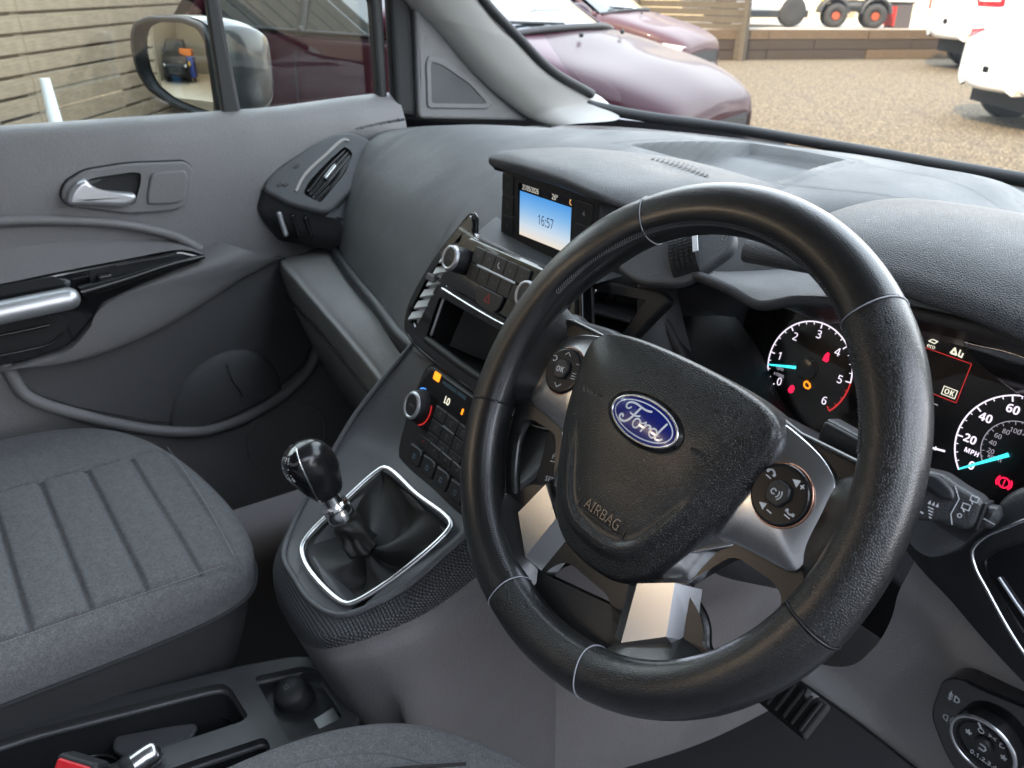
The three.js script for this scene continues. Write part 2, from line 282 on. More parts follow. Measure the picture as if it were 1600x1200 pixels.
// ---------- passenger door ----------
const DOOR = thing('passenger_door', 'grey moulded passenger door with silver pull and black armrest', 'car door', [-.74, .45, .2]);
const DF = (x) => fr([x, 0, 0], [0, 0, -1], [0, 1, 0]);     // local x runs forward, y up, z into the cabin
{
  const prof = [[-.775, 1.187], [-.748, 1.190], [-.728, 1.184], [-.714, 1.165], [-.706, 1.13], [-.700, 1.08], [-.697, 1.0], [-.694, .9], [-.69, .8], [-.685, .68], [-.68, .55], [-.70, .45]];
  part(DOOR, 'door_panel', grid((u, v) => {
    const [x, y] = cr(prof, u), z = lerp(.86, -.37, v), f = sst(-.12, -.36, z), up = sst(.85, 1.05, y);
    return [x + .014 * f * up * sst(1.19, 1.12, y) - .015 * f * (1 - up), y + .012 * sst(-.1, -.36, z) * sst(1.1, 1.19, y), z];
  }, 60, 60), M.door);
  // handle set: bezel, bowl, lever, blank pocket
  const bez = [[-.228, 1.090], [-.218, 1.110], [-.186, 1.126], [-.121, 1.130], [-.034, 1.125], [-.024, 1.112], [-.032, 1.078], [-.045, 1.052], [-.066, 1.046], [-.135, 1.050], [-.221, 1.074]];
  const c = [-.125, 1.088], sc = (P, k, kx = k) => P.map(([x, y]) => [c[0] + (x - c[0]) * kx, c[1] + (y - c[1]) * k]);
  const bowl = [[-.214, 1.085], [-.204, 1.105], [-.180, 1.116], [-.118, 1.119], [-.103, 1.115], [-.106, 1.098], [-.122, 1.063], [-.140, 1.062], [-.205, 1.076]];
  const pk = [[-.092, 1.113], [-.040, 1.112], [-.036, 1.100], [-.048, 1.062], [-.066, 1.059], [-.106, 1.063], [-.104, 1.078]];
  const hs = part(DOOR, 'handle_bezel', plate(outline(sc(bez, .965, .985), .012, [bowl]), DF(-.703), 0, .012, .003), M.door);
  part(hs, 'bezel_gap', plate(outline(bez, .014), DF(-.708), 0, .0095, .001), M.deep);
  part(hs, 'handle_bowl', plate(outline(sc(bowl, 1.03), .01), DF(-.716), 0, .0115, .001), M.blackMatt);
  part(hs, 'pocket_lid', plate(outline(pk, .010), DF(-.695), 0, .008, .004, 4), M.door);
  part(hs, 'bowl_back', loft([[[-.696, 1.108, .185], [-.700, 1.108, .150], [-.705, 1.10, .125]], [[-.702, 1.09, .185], [-.704, 1.09, .150], [-.706, 1.085, .13]]], 10, 6), M.doorDark);
  const lv = outline([[-.222, 1.080], [-.214, 1.098], [-.200, 1.112], [-.188, 1.115], [-.180, 1.101], [-.168, 1.094], [-.124, 1.085], [-.121, 1.079], [-.128, 1.069], [-.142, 1.066]], .008);
  part(hs, 'handle_lever', plate(lv, DF(-.699), 0, .024, .008, 4), M.silverSoft, 'satin silver door release lever');
  // scooped armrest
  const top = [[-.84, 1.066], [-.62, 1.068], [-.44, 1.067], [-.316, 1.063], [-.234, 1.053], [-.147, 1.034], [-.073, 1.004], [-.035, .976]];
  const bup = [[-.84, .955], [-.60, .966], [-.44, .974], [-.335, .979], [-.248, .984], [-.155, .988], [-.075, .990], [-.036, .974]];
  const inn = top.map(([x, y], i) => [x, lerp(y, bup[i][1], .45)]);
  part(DOOR, 'armrest_scoop', loft([top.map(([x, y]) => [-.688, y, -x]), top.map(([x, y], i) => [-.700, lerp(y, bup[i][1], .18), -x]), inn.map(([x, y]) => [-.700, y, -x]), bup.map(([x, y]) => [-.664, y, -x])], 60, 14), M.door);
  part(DOOR, 'armrest_lip', sweep(top.map(([x, y]) => [-.690, y + .002, -x]), .0075, { n: 80, m: 12 }), M.door);
  const low = [[-.037, .970], [-.137, .946], [-.203, .926], [-.227, .900], [-.266, .866], [-.312, .857], [-.40, .852], [-.84, .840]];
  const blk = [...bup.map(([x, y]) => [x, y - .001]), ...low];
  const bk = part(DOOR, 'armrest_panel', plate(outline(blk, .006), DF(-.70), 0, .043, .003), M.piano, 'gloss black armrest panel');
  part(bk, 'armrest_edge', sweep([[-.652, .976, .040], [-.648, .972, .10], [-.642, .962, .17], [-.636, .955, .235]], (t) => lerp(.004, .010, t), { n: 40, m: 12 }), M.gloss);
  part(bk, 'grab_handle', capped([[-.632, .950, .252], [-.628, .948, .33], [-.626, .945, .42], [-.63, .94, .60]], .0165, { n: 40, m: 20, flat: 1.05 }), M.silverSoft, 'brushed silver grab handle');
  part(bk, 'tray_recess', plate(outline([[-.50, .972], [-.335, .978], [-.262, .981], [-.25, .966], [-.50, .958]], .005), DF(-.656), 0, .0015, .0005), M.deep);
  part(bk, 'switch_recess', plate(outline([[-.215, .981], [-.10, .987], [-.065, .983], [-.075, .972], [-.14, .966], [-.215, .958]], .005), DF(-.656), 0, .0015, .0005), M.deep);
  part(bk, 'window_switch', rb(.022, .014, .016, .004, DF(-.653), -.195, .968, .004), M.gloss);
  part(bk, 'switch_trim', sweep([[-.651, .983, .175], [-.651, .985, .13], [-.651, .986, .085]], .0015, { n: 20, m: 6 }), M.key);
  part(bk, 'switch_trim', sweep([[-.651, .968, .16], [-.651, .974, .12], [-.651, .976, .08]], .0015, { n: 20, m: 6 }), M.key);
  part(bk, 'pull_cup', plate(outline([[-.60, .922], [-.262, .922], [-.258, .90], [-.285, .872], [-.60, .866]], .012), DF(-.6575), 0, .003, .001), M.deep);
  part(bk, 'cup_lip', sweep([[-.652, .874, .50], [-.652, .874, .33], [-.652, .877, .29], [-.652, .890, .268]], .0025, { n: 30, m: 8 }), M.gloss);
  part(bk, 'cup_lip', sweep([[-.650, .904, .50], [-.650, .906, .33], [-.650, .908, .285]], .0025, { n: 20, m: 8 }), M.gloss);
  // grey rail under the armrest, dark pocket with bottle bulge, rim
  const rail = [[-.037, .970], [-.137, .944], [-.203, .924], [-.227, .896], [-.266, .862], [-.312, .853], [-.40, .848], [-.84, .836]];
  const pl = [[.105, .951], [.010, .921], [-.06, .890], [-.127, .862], [-.19, .845], [-.259, .836], [-.347, .847], [-.84, .835]];
  part(DOOR, 'armrest_rail', loft([[[.0, .985], ...rail.slice(1)].map(([x, y]) => [-.690, y, -x]), [[.03, .976], ...rail.slice(1)].map(([x, y]) => [-.655, y, -x]), [[.07, .963], ...rail.slice(1)].map(([x, y], i) => [-.652, lerp(y, pl[i][1], .5), -x]), pl.map(([x, y]) => [-.662, y, -x]), pl.map(([x, y]) => [-.70, y - .006, -x])], 60, 24), M.door);
  const pk2 = [...pl.slice(0, -1), [-.346, .815], [-.325, .783], [-.268, .744], [-.157, .684], [-.072, .662], [.038, .682], [.118, .728], [.150, .785], [.145, .86]];
  part(DOOR, 'pocket_panel', plate(outline(pk2, .02), DF(-.69), 0, .014, .004), M.doorDark);
  part(DOOR, 'bottle_bulge', grid((u, v) => { const a = u * Math.PI, r = Math.sin(v * Math.PI / 2); return [-.678 + .022 * Math.cos(v * Math.PI / 2), .675 + Math.sin(a) * .115 * r + .02 * Math.cos(a) * r, .035 - Math.cos(a) * .105 * r]; }, 40, 16), M.doorDark);
  part(DOOR, 'bulge_joint', sweep([[-.6545, .775, .03], [-.6535, .745, .025], [-.656, .715, .012], [-.661, .695, .008]], .0013, { n: 20, m: 6 }), M.deep);
  part(DOOR, 'pocket_rim', sweep([[-.676, .862, .362], [-.670, .838, .352], [-.666, .795, .340], [-.664, .738, .268], [-.662, .677, .157], [-.660, .655, .072], [-.660, .676, -.040], [-.664, .724, -.122], [-.674, .785, -.156], [-.688, .85, -.155]], .010, { n: 90, m: 14 }), M.door);
  part(DOOR, 'lower_panel', plate(outline([[-.84, .832], [-.40, .842], [-.352, .838], [-.335, .785], [-.268, .738], [-.157, .677], [-.072, .655], [.04, .676], [.122, .724], [.156, .79], [.30, .85], [.33, .46], [-.84, .46]], .01), DF(-.69), 0, .012, .004), M.door);
  part(DOOR, 'speaker_rim', new THREE.TorusGeometry(.078, .003, 8, 60).rotateY(Math.PI / 2).translate(-.6785, .585, -.07), M.door);
  // window: pane, divider bar, front frame, seals
  const pn = part(DOOR, 'window_pane', plate(outline([[-.84, 1.15], [-.84, 1.72], [-.2, 1.70], [.10, 1.60], [.335, 1.36], [.335, 1.15]]), DF(-.765), 0, .004, 0), paneGlass, 'clear side window pane');
  part(DOOR, 'window_divider', plate(outline([[.049, 1.17], [.077, 1.17], [.063, 1.362], [.03, 1.66], [.0, 1.66], [.046, 1.36]]), DF(-.757), 0, .016, .003), M.blackMatt);
  part(DOOR, 'divider_edge', plate(outline([[.0772, 1.17], [.0812, 1.17], [.068, 1.362], [.034, 1.66], [.0302, 1.66], [.0635, 1.36]]), DF(-.752), 0, .006, .001), M.doorDark);
  part(DOOR, 'window_frame', plate(outline([[.334, 1.175], [.352, 1.172], [.352, 1.38], [.06, 1.72], [-.86, 1.78], [-.86, 1.73], [.03, 1.67], [.330, 1.36]], .01), DF(-.757), 0, .026, .006), M.blackMatt);
  part(DOOR, 'window_frame', plate(outline([[.360, 1.165], [.404, 1.16], [.400, 1.40], [.10, 1.76], [-.1, 1.80], [.08, 1.72], [.360, 1.38]], .01), DF(-.750), 0, .034, .010, 3), M.rubber);
  part(DOOR, 'quarter_trim', plate(outline([[.400, 1.158], [.650, 1.136], [.655, 1.148], [.56, 1.232], [.45, 1.335], [.402, 1.385]], .012), DF(-.735), 0, .030, .006, 3), M.door);
  const tw = part(DOOR, 'tweeter_bezel', plate(outline([[.418, 1.176], [.552, 1.166], [.566, 1.176], [.520, 1.222], [.455, 1.262], [.424, 1.270], [.418, 1.255]], .010, [[[.424, 1.182], [.545, 1.173], [.555, 1.178], [.515, 1.217], [.453, 1.255], [.428, 1.262], [.424, 1.25]]]), DF(-.709), 0, .008, .003, 3), M.door);
  part(tw, 'tweeter_grille', plate(outline([[.424, 1.182], [.545, 1.173], [.555, 1.178], [.515, 1.217], [.453, 1.255], [.428, 1.262], [.424, 1.25]], .006), DF(-.707), 0, .004, .001), M.doorDark);
}

// ---------- door mirror ----------
{
  const o = thing('door_mirror', 'dark door mirror with black rim outside the passenger window', 'door mirror', [-1.01, 1.14, -.06]);
  const F = fr([-1.01, 1.24, -.048], [.908, 0, -.419], [0, 1, 0]);
  const gl = [[-.112, .018], [-.107, .05], [-.09, .072], [-.05, .083], [.04, .084], [.085, .074], [.102, .05], [.104, -.06], [.098, -.088], [.085, -.092], [-.03, -.068], [-.085, -.044], [-.105, -.018]];
  const big = (k, dx = 0, dy = 0) => gl.map(([x, y]) => [x * k + dx, y * k + dy]);
  const hs = part(o, 'mirror_rim', plate(outline(big(1.055), .012, [gl]), F, -.012, .018, .005, 3), M.blackMatt);
  part(o, 'mirror_glass', grid((u, v) => { const n = gl.length, s = (u % 1) * n, i = Math.floor(s) % n, f = s - Math.floor(s), a = cr([gl[(i + n - 1) % n], gl[i], gl[(i + 1) % n], gl[(i + 2) % n]], (1 + f) / 3), x = a[0] * v * 1.01, y = a[1] * v * 1.01; return at(F, x, y, -.003 - (x * x + y * y) / 1.9); }, 72, 16, true), mat([.80, .84, .84], .01, { metalness: 1 }));
  part(o, 'mirror_shell', grid((u, v) => { const P = big(1.055), n = P.length, s = (u % 1) * n, i = Math.floor(s) % n, f = s - Math.floor(s), a = cr([P[(i + n - 1) % n], P[i], P[(i + 1) % n], P[(i + 2) % n]], (1 + f) / 3), k = Math.sqrt(Math.max(0, 1 - (v * .999) ** 2.4)); return at(F, a[0] * k + .045 * v, a[1] * k + .006 * v, -.008 - .165 * v); }, 72, 20, true), M.body);
  part(o, 'mirror_arm', capped([at(F, .06, -.085, -.07), at(F, .15, -.105, -.06), at(F, .22, -.10, -.04)], .032, { n: 20, m: 14, flat: .6 }), M.blackMatt);
  void hs;
}

// ---------- dashboard ----------
const DASH = thing('dashboard', 'charcoal moulded dashboard running under the windscreen', 'dashboard', [0, .9, -.4]);
const ST = fr([0, 1.0, -.083], [1, 0, 0], [0, .922, -.387]);
const inTrap = (x, z) => {                                  // depth inside the tray on top of the dash
  const t = clamp((z + .60) / .19), hw = lerp(.078, .118, t), d = Math.min(hw - Math.abs(x + .005), z + .60, -.41 - z);
  return d;
};
{
  const S = [
    [-.69, [1.128, -.66], [1.13, -.58], [1.137, -.48], [1.146, -.38], [1.138, -.30], [1.09, -.25], [1.02, -.225], [.955, -.21]],
    [-.62, [1.125, -.80], [1.128, -.65], [1.14, -.52], [1.157, -.40], [1.150, -.285], [1.10, -.232], [1.03, -.20], [.962, -.182]],
    [-.50, [1.112, -.96], [1.118, -.77], [1.135, -.60], [1.168, -.45], [1.170, -.32], [1.11, -.225], [1.03, -.178], [.956, -.155]],
    [-.35, [1.108, -1.03], [1.114, -.84], [1.14, -.64], [1.180, -.48], [1.182, -.33], [1.12, -.22], [1.04, -.165], [.952, -.13]],
    [-.22, [1.106, -1.05], [1.112, -.86], [1.145, -.70], [1.186, -.56], [1.188, -.34], [1.125, -.215], [1.045, -.15], [.952, -.102]],
    [-.13, [1.105, -1.055], [1.112, -.87], [1.16, -.71], [1.190, -.56], [1.188, -.35], [1.12, -.215], [1.045, -.140], [.955, -.088]],
    [0, [1.105, -1.06], [1.112, -.87], [1.17, -.73], [1.190, -.56], [1.186, -.35], [1.12, -.25], [1.03, -.20], [.94, -.17]],
    [.12, [1.105, -1.055], [1.112, -.87], [1.172, -.73], [1.189, -.56], [1.184, -.36], [1.168, -.245], [1.11, -.20], [1.0, -.18]],
    [.22, [1.105, -1.05], [1.112, -.86], [1.172, -.72], [1.184, -.58], [1.176, -.45], [1.12, -.40], [1.02, -.38], [.90, -.34]],
    [.29, [1.106, -1.05], [1.112, -.85], [1.150, -.70], [1.166, -.58], [1.162, -.47], [1.10, -.42], [1.0, -.39], [.88, -.34]],
    [.38, [1.107, -1.04], [1.112, -.84], [1.125, -.68], [1.146, -.58], [1.150, -.48], [1.09, -.42], [1.0, -.39], [.88, -.34]],
    [.52, [1.112, -.97], [1.116, -.80], [1.125, -.68], [1.145, -.57], [1.150, -.47], [1.09, -.42], [1.0, -.39], [.88, -.34]],
    [.61, [1.118, -.86], [1.12, -.72], [1.128, -.60], [1.145, -.50], [1.146, -.42], [1.09, -.37], [1.0, -.34], [.90, -.28]],
    [.69, [1.128, -.68], [1.13, -.58], [1.137, -.48], [1.146, -.38], [1.138, -.30], [1.09, -.25], [1.02, -.225], [.92, -.20]],
  ];
  const xs = S.map((s) => [s[0]]), rows = S.map((s) => s.slice(1).map(([y, z]) => [s[0], y, z]));
  void xs;
  part(DASH, 'dash_pad', loft(rows, 190, 330, (p, u) => {
    const [x, , z] = p; let y = p[1];
    if (u < .6) {
      const d = inTrap(x, z), rim = inTrap(x * .83, (z + .505) * .86 - .505);
      y -= .030 * sst(-.002, .008, d) * (1 - .35 * sst(-.50, -.56, z));
      y -= .0022 * sst(.0035, 0, Math.abs(rim)) * (u < .55 ? 1 : 0);
      const slot = Math.min(.17 - Math.abs(x + .39), .030 - Math.abs(z + .66 + .10 * (x + .39)));       // long shelf by the screen
      y -= .022 * sst(-.004, .008, slot);
    }
    return [x, y, z];
  }), M.dash);
  // speaker slots beside the display hood, cut as proud ribs
  for (let k = 0; k < 13; k++) { const t = k / 12, w = .006 + .012 * Math.sin(t * 3.14), cx = lerp(.030, .098, t), cz = lerp(-.300, -.318, t), y = (x) => 1.2105 - .00012 / .02 * 0 - .9 * Math.max(0, x - .03) * .13; part(DASH, 'speaker_rib', sweep([[cx - w * .55, y(cx - w * .55), cz - w], [cx + .002, y(cx) + .0012, cz], [cx + w * .45, y(cx + w * .45), cz + w]].map(([x, q, z]) => [x, q - .0002, z]), .0009, { n: 8, m: 6 }), M.dash); };
  part(DASH, 'sun_sensor', new THREE.SphereGeometry(.020, 20, 10, 0, 7, 0, 1.3).scale(1, .55, 1).translate(.075, 1.126, -.83), M.dash);
  const stripe = [[-.685, .952, -.205], [-.62, .958, -.178], [-.50, .952, -.152], [-.35, .948, -.127], [-.22, .947, -.102], [-.172, .949, -.100], [-.160, .95, -.115]];
  part(DASH, 'dash_seam', sweep(stripe, .011, { n: 60, m: 10 }), M.black);
  const G = [
    [-.685, [.958, -.212], [.946, -.15], [.942, -.112], [.925, -.094], [.80, -.13], [.60, -.22], [.52, -.40]],
    [-.62, [.955, -.175], [.948, -.125], [.942, -.098], [.924, -.084], [.79, -.12], [.60, -.22], [.52, -.40]],
    [-.45, [.945, -.142], [.938, -.105], [.928, -.082], [.91, -.074], [.78, -.11], [.60, -.21], [.52, -.40]],
    [-.28, [.935, -.105], [.922, -.086], [.908, -.072], [.888, -.066], [.77, -.10], [.60, -.20], [.52, -.40]],
    [-.14, [.925, -.078], [.910, -.066], [.896, -.056], [.876, -.052], [.76, -.09], [.60, -.20], [.52, -.40]]];
  const gl = part(DASH, 'glovebox', loft(G.map((s) => s.slice(1).map(([y, z]) => [s[0], y, z])), 60, 50), M.glove, 'pale grey glovebox shelf under the passenger dash');
  part(gl, 'glovebox_seam', sweep([[-.64, .884, -.087], [-.45, .868, -.079], [-.28, .845, -.073], [-.15, .832, -.062]], .002, { n: 40, m: 6 }), M.deep);

  // end vent by the passenger door
  const VF = fr([-.69, 1.066, -.09], [.057, .453, -.889], [-.768, .59, .251]);
  const vo = [[-.008, 0], [.008, .014], [.044, .022], [.124, .020], [.164, .012], [.186, -.004], [.198, -.032], [.204, -.062], [.166, -.084], [.112, -.094], [.052, -.104], [.012, -.050]];
  const op = [[.034, -.046], [.060, -.029], [.114, -.016], [.160, -.009], [.166, -.040], [.128, -.066], [.052, -.090]];
  const ev = part(DASH, 'end_vent', plate(outline(vo, .014, [op]), VF, -.020, .024, .007, 4), M.dashSoft, 'grey end vent beside the passenger door');
  part(ev, 'vent_well', plate(outline(op, .006), VF, -.018, .004, .0005), M.deep);
  for (const k of [.2, .45, .7, .95]) part(ev, 'slat', capped([at(VF, lerp(.044, .158, .08), lerp(-.042, -.076, k) + .004, -.004), at(VF, .10, lerp(-.022, -.062, k), -.002), at(VF, lerp(.050, .156, .99), lerp(-.012, -.038, k), -.004)], .0035, { n: 14, m: 8, up: [.638, .668, .382], flat: .5 }), M.gloss);
  part(ev, 'vent_tab', rb(.032, .006, .010, .002, VF.clone().multiply(new THREE.Matrix4().makeRotationZ(.32)), .085, -.074, .004), M.chrome);
  part(ev, 'vent_trim', sweep([at(VF, .036, -.037, .004), at(VF, .064, -.022, .005), at(VF, .114, -.012, .005), at(VF, .160, -.006, .004), at(VF, .166, -.014, .004)], .0028, { n: 40, m: 8 }), M.pillar);
  for (const [x, y] of [[.022, -.010], [.030, -.016], [.066, .002]]) part(ev, 'vent_wheel', rb(.010, .006, .004, .001, VF, x, y, .004), M.doorDark);
  part(DASH, 'end_pod', loft([[[-.715, 1.055, -.082], [-.692, 1.062, -.086], [-.66, 1.048, -.118], [-.63, 1.030, -.152], [-.60, 1.020, -.19]], [[-.70, 1.03, -.072], [-.685, 1.02, -.080], [-.655, 1.005, -.115], [-.625, .99, -.15], [-.595, .985, -.19]], [[-.705, .975, -.10], [-.69, .972, -.105], [-.66, .968, -.13], [-.63, .965, -.155], [-.60, .962, -.19]]], 30, 16), M.black);
  part(DASH, 'end_pod', loft([[[-.70, 1.075, -.070], [-.74, 1.10, -.16], [-.74, 1.15, -.30]], [[-.705, .975, -.10], [-.74, .98, -.18], [-.74, .98, -.30]]], 12, 8), M.black);
  part(DASH, 'vent_shoulder', loft([[[.206, -.045], [.190, -.078], [.140, -.092], [.085, -.100], [.048, -.103]].map(([x, y]) => at(VF, x, y, -.003)), [[-.600, 1.122, -.288], [-.612, 1.098, -.258], [-.616, 1.072, -.225], [-.612, 1.040, -.198], [-.604, 1.015, -.184]], [[-.575, 1.125, -.285], [-.575, 1.09, -.232], [-.575, 1.06, -.212], [-.575, 1.025, -.197], [-.575, .99, -.184]]], 24, 12), M.dashSoft);
  const sd = part(DASH, 'side_defroster', loft([[[-.690, 1.153, -.262], [-.678, 1.162, -.305], [-.664, 1.168, -.348]], [[-.668, 1.153, -.256], [-.655, 1.161, -.298], [-.645, 1.166, -.340]]], 14, 6), M.blackMatt);
  for (let k = 0; k < 5; k++) part(sd, 'slat', capped([[-.684 + k * .0048, 1.1555 + k * .003, -.272 - k * .016], [-.667 + k * .0048, 1.1555 + k * .003, -.266 - k * .016]], .0012, { n: 3, m: 6 }), M.gloss);
  for (const k of [0, 1, 2]) part(ev, 'lower_slat', capped([[-.668 + k * .014, 1.025 - k * .003, -.10 - k * .018], [-.663 + k * .014, .99, -.106 - k * .018]], .005, { n: 6, m: 8 }), k ? M.gloss : M.silverSoft);

  // knee panel with column opening, on the driver's side
  const KN = fr([.5, .95, -.125], [1, 0, 0], [0, .995, .09]);
  const kp = part(DASH, 'knee_panel', loft([
    [[.512, 1.048, -.112], [.525, 1.044, -.111], [.54, 1.038, -.109], [.57, 1.030, -.105], [.62, 1.015, -.098], [.70, .99, -.095]],
    [[.503, 1.00, -.114], [.517, 1.0, -.113], [.54, .996, -.110], [.57, .99, -.105], [.62, .975, -.100], [.70, .95, -.097]],
    [[.490, .935, -.121], [.506, .938, -.120], [.53, .940, -.117], [.57, .935, -.112], [.62, .925, -.105], [.70, .91, -.102]],
    [[.455, .880, -.133], [.48, .883, -.132], [.52, .885, -.129], [.57, .885, -.125], [.62, .872, -.118], [.70, .87, -.112]],
    [[.36, .836, -.142], [.43, .845, -.139], [.51, .852, -.136], [.56, .856, -.132], [.62, .858, -.124], [.70, .856, -.118]],
    [[.36, .826, -.165], [.43, .834, -.165], [.51, .842, -.160], [.56, .846, -.155], [.62, .848, -.15], [.70, .846, -.145]]], 40, 50,
  (p, u, v) => [p[0], p[1], p[2] - .010 * sst(.565, .525, p[0] + .35 * Math.max(0, .97 - p[1])) * sst(.15, .3, v) * sst(.75, .62, v)]), M.knee, 'light grey knee panel under the steering column');
  part(kp, 'panel_seam', sweep([[.42, .848, -.137], [.50, .856, -.132], [.58, .861, -.124], [.68, .861, -.113]], .0012, { n: 30, m: 6 }), M.deep);
  part(DASH, 'lower_bolster', loft([[[.36, .83, -.16], [.52, .845, -.16], [.70, .85, -.15]], [[.36, .81, -.22], [.52, .82, -.22], [.70, .83, -.22]], [[.30, .80, -.40], [.52, .80, -.40], [.70, .80, -.40]]], 12, 10), M.carpet);
  part(DASH, 'column_well', plate(outline(rect(-.12, -.10, .012, .022), .01), KN, -.10, .004, .001), M.deep);
  void KN;
}

// ---------- display unit on the dash ----------
{
  const o = thing('display_unit', 'small colour display showing 16:57 in a black dash-top housing', 'display', [.005, 1.10, -.18]);
  const F = fr([0, 1.155, -.168], [1, 0, 0], [0, 1, 0]);
  const bx = [[-.086, -.052], [.094, -.052], [.096, .040], [-.080, .046]];
  const sc = [[-.049, -.031], [.052, -.031], [.052, .031], [-.049, .031]];
  const b = part(o, 'housing', plate(outline(bx, .006, [sc.map(([x, y]) => [x * 1.03, y * 1.06])]), F, -.07, .068, .003), M.black);
  for (const [i, s] of ['1', '2', '3'].entries()) { const k = part(o, 'side_button', plate(outline(rect(-.0785, .013 - i * .024, -.0555, .0355 - i * .024), .0025), F, -.0035, .003, .0008), M.key); part(k, 'legend', text(s, .0042, F, -.067, .024 - i * .024, -.0004, { depth: .0002, f: fontR }), M.faint); }
  for (const [i, s] of ['4', '5', '6'].entries()) { const k = part(o, 'side_button', plate(outline(rect(.0585, .009 - i * .024, .0855, .0315 - i * .024), .0025), F, -.0035, .003, .0008), M.key); part(k, 'legend', text(s, .0048, F, .073, .020 - i * .024, -.0004, { depth: .0002, f: fontR }), M.ink); }
  const cv = document.createElement('canvas'); cv.width = 512; cv.height = 314; const c = cv.getContext('2d');
  const g = c.createLinearGradient(0, 50, 0, 314); g.addColorStop(0, '#4a94dc'); g.addColorStop(.35, '#7fb2e2'); g.addColorStop(.75, '#c9d6e2'); g.addColorStop(1, '#e8dccd'); c.fillStyle = g; c.fillRect(0, 0, 512, 314);
  c.fillStyle = '#08090c'; c.fillRect(0, 0, 512, 56); c.fillStyle = '#f0ece0'; c.font = '40px sans-serif'; c.fillText('21/05/2026', 22, 44, 160); c.fillText('26°', 305, 44, 56);
  c.strokeStyle = '#e8b070'; c.lineWidth = 7; c.beginPath(); c.arc(480, 28, 14, 0, 7); c.stroke(); c.fillStyle = '#26344c'; c.font = '76px sans-serif'; c.fillText('16:57', 178, 212, 152);
  const t = new THREE.CanvasTexture(cv); t.colorSpace = THREE.SRGBColorSpace;
  const sm = new THREE.MeshStandardMaterial({ map: t, emissiveMap: t, emissive: 0xffffff, emissiveIntensity: .21, roughness: .25 }); sm.color.setRGB(.1, .1, .1);
  const pg = new THREE.PlaneGeometry(.101, .062).translate(.0015, 0, -.0055).applyMatrix4(F); pg.userData.metric = true;
  part(o, 'screen', pg, sm, 'lit blue clock screen');
  // padded hood over the display
  part(o, 'display_hood', loft([
    [[-.092, 1.196, -.163], [-.05, 1.198, -.160], [0, 1.198, -.158], [.05, 1.197, -.160], [.098, 1.192, -.166], [.120, 1.184, -.19]],
    [[-.094, 1.201, -.160], [-.05, 1.204, -.155], [0, 1.205, -.153], [.05, 1.203, -.155], [.100, 1.197, -.162], [.128, 1.186, -.19]],
    [[-.095, 1.208, -.164], [-.05, 1.2115, -.158], [0, 1.2125, -.156], [.05, 1.2105, -.158], [.102, 1.203, -.166], [.134, 1.188, -.20]],
    [[-.094, 1.212, -.185], [-.05, 1.217, -.178], [0, 1.218, -.178], [.05, 1.216, -.178], [.106, 1.207, -.19], [.142, 1.189, -.23]],
    [[-.100, 1.209, -.24], [-.05, 1.217, -.24], [0, 1.2185, -.24], [.05, 1.2165, -.24], [.110, 1.206, -.25], [.150, 1.189, -.27]],
    [[-.112, 1.198, -.32], [-.05, 1.206, -.32], [0, 1.208, -.32], [.05, 1.206, -.32], [.115, 1.199, -.32], [.155, 1.187, -.34]],
    [[-.125, 1.186, -.40], [-.05, 1.191, -.405], [0, 1.192, -.405], [.05, 1.191, -.405], [.118, 1.188, -.40], [.150, 1.182, -.39]]], 60, 60), M.hood);
  part(o, 'hood_side', loft([[[-.092, 1.198, -.162], [-.094, 1.21, -.185], [-.098, 1.209, -.24], [-.112, 1.198, -.32]], [[-.090, 1.192, -.166], [-.092, 1.185, -.19], [-.096, 1.175, -.24], [-.115, 1.17, -.32]]], 20, 4), M.hood);
  part(o, 'plinth', loft([[[-.118, 1.128, -.186], [-.104, 1.112, -.142], [-.092, 1.106, -.128], [-.090, 1.100, -.128]], [[0, 1.118, -.184], [0, 1.108, -.140], [0, 1.1065, -.122], [0, 1.099, -.123]], [[.120, 1.118, -.186], [.104, 1.108, -.140], [.092, 1.106, -.126], [.090, 1.099, -.127]]], 10, 14), M.dashSoft);
  void b;
}

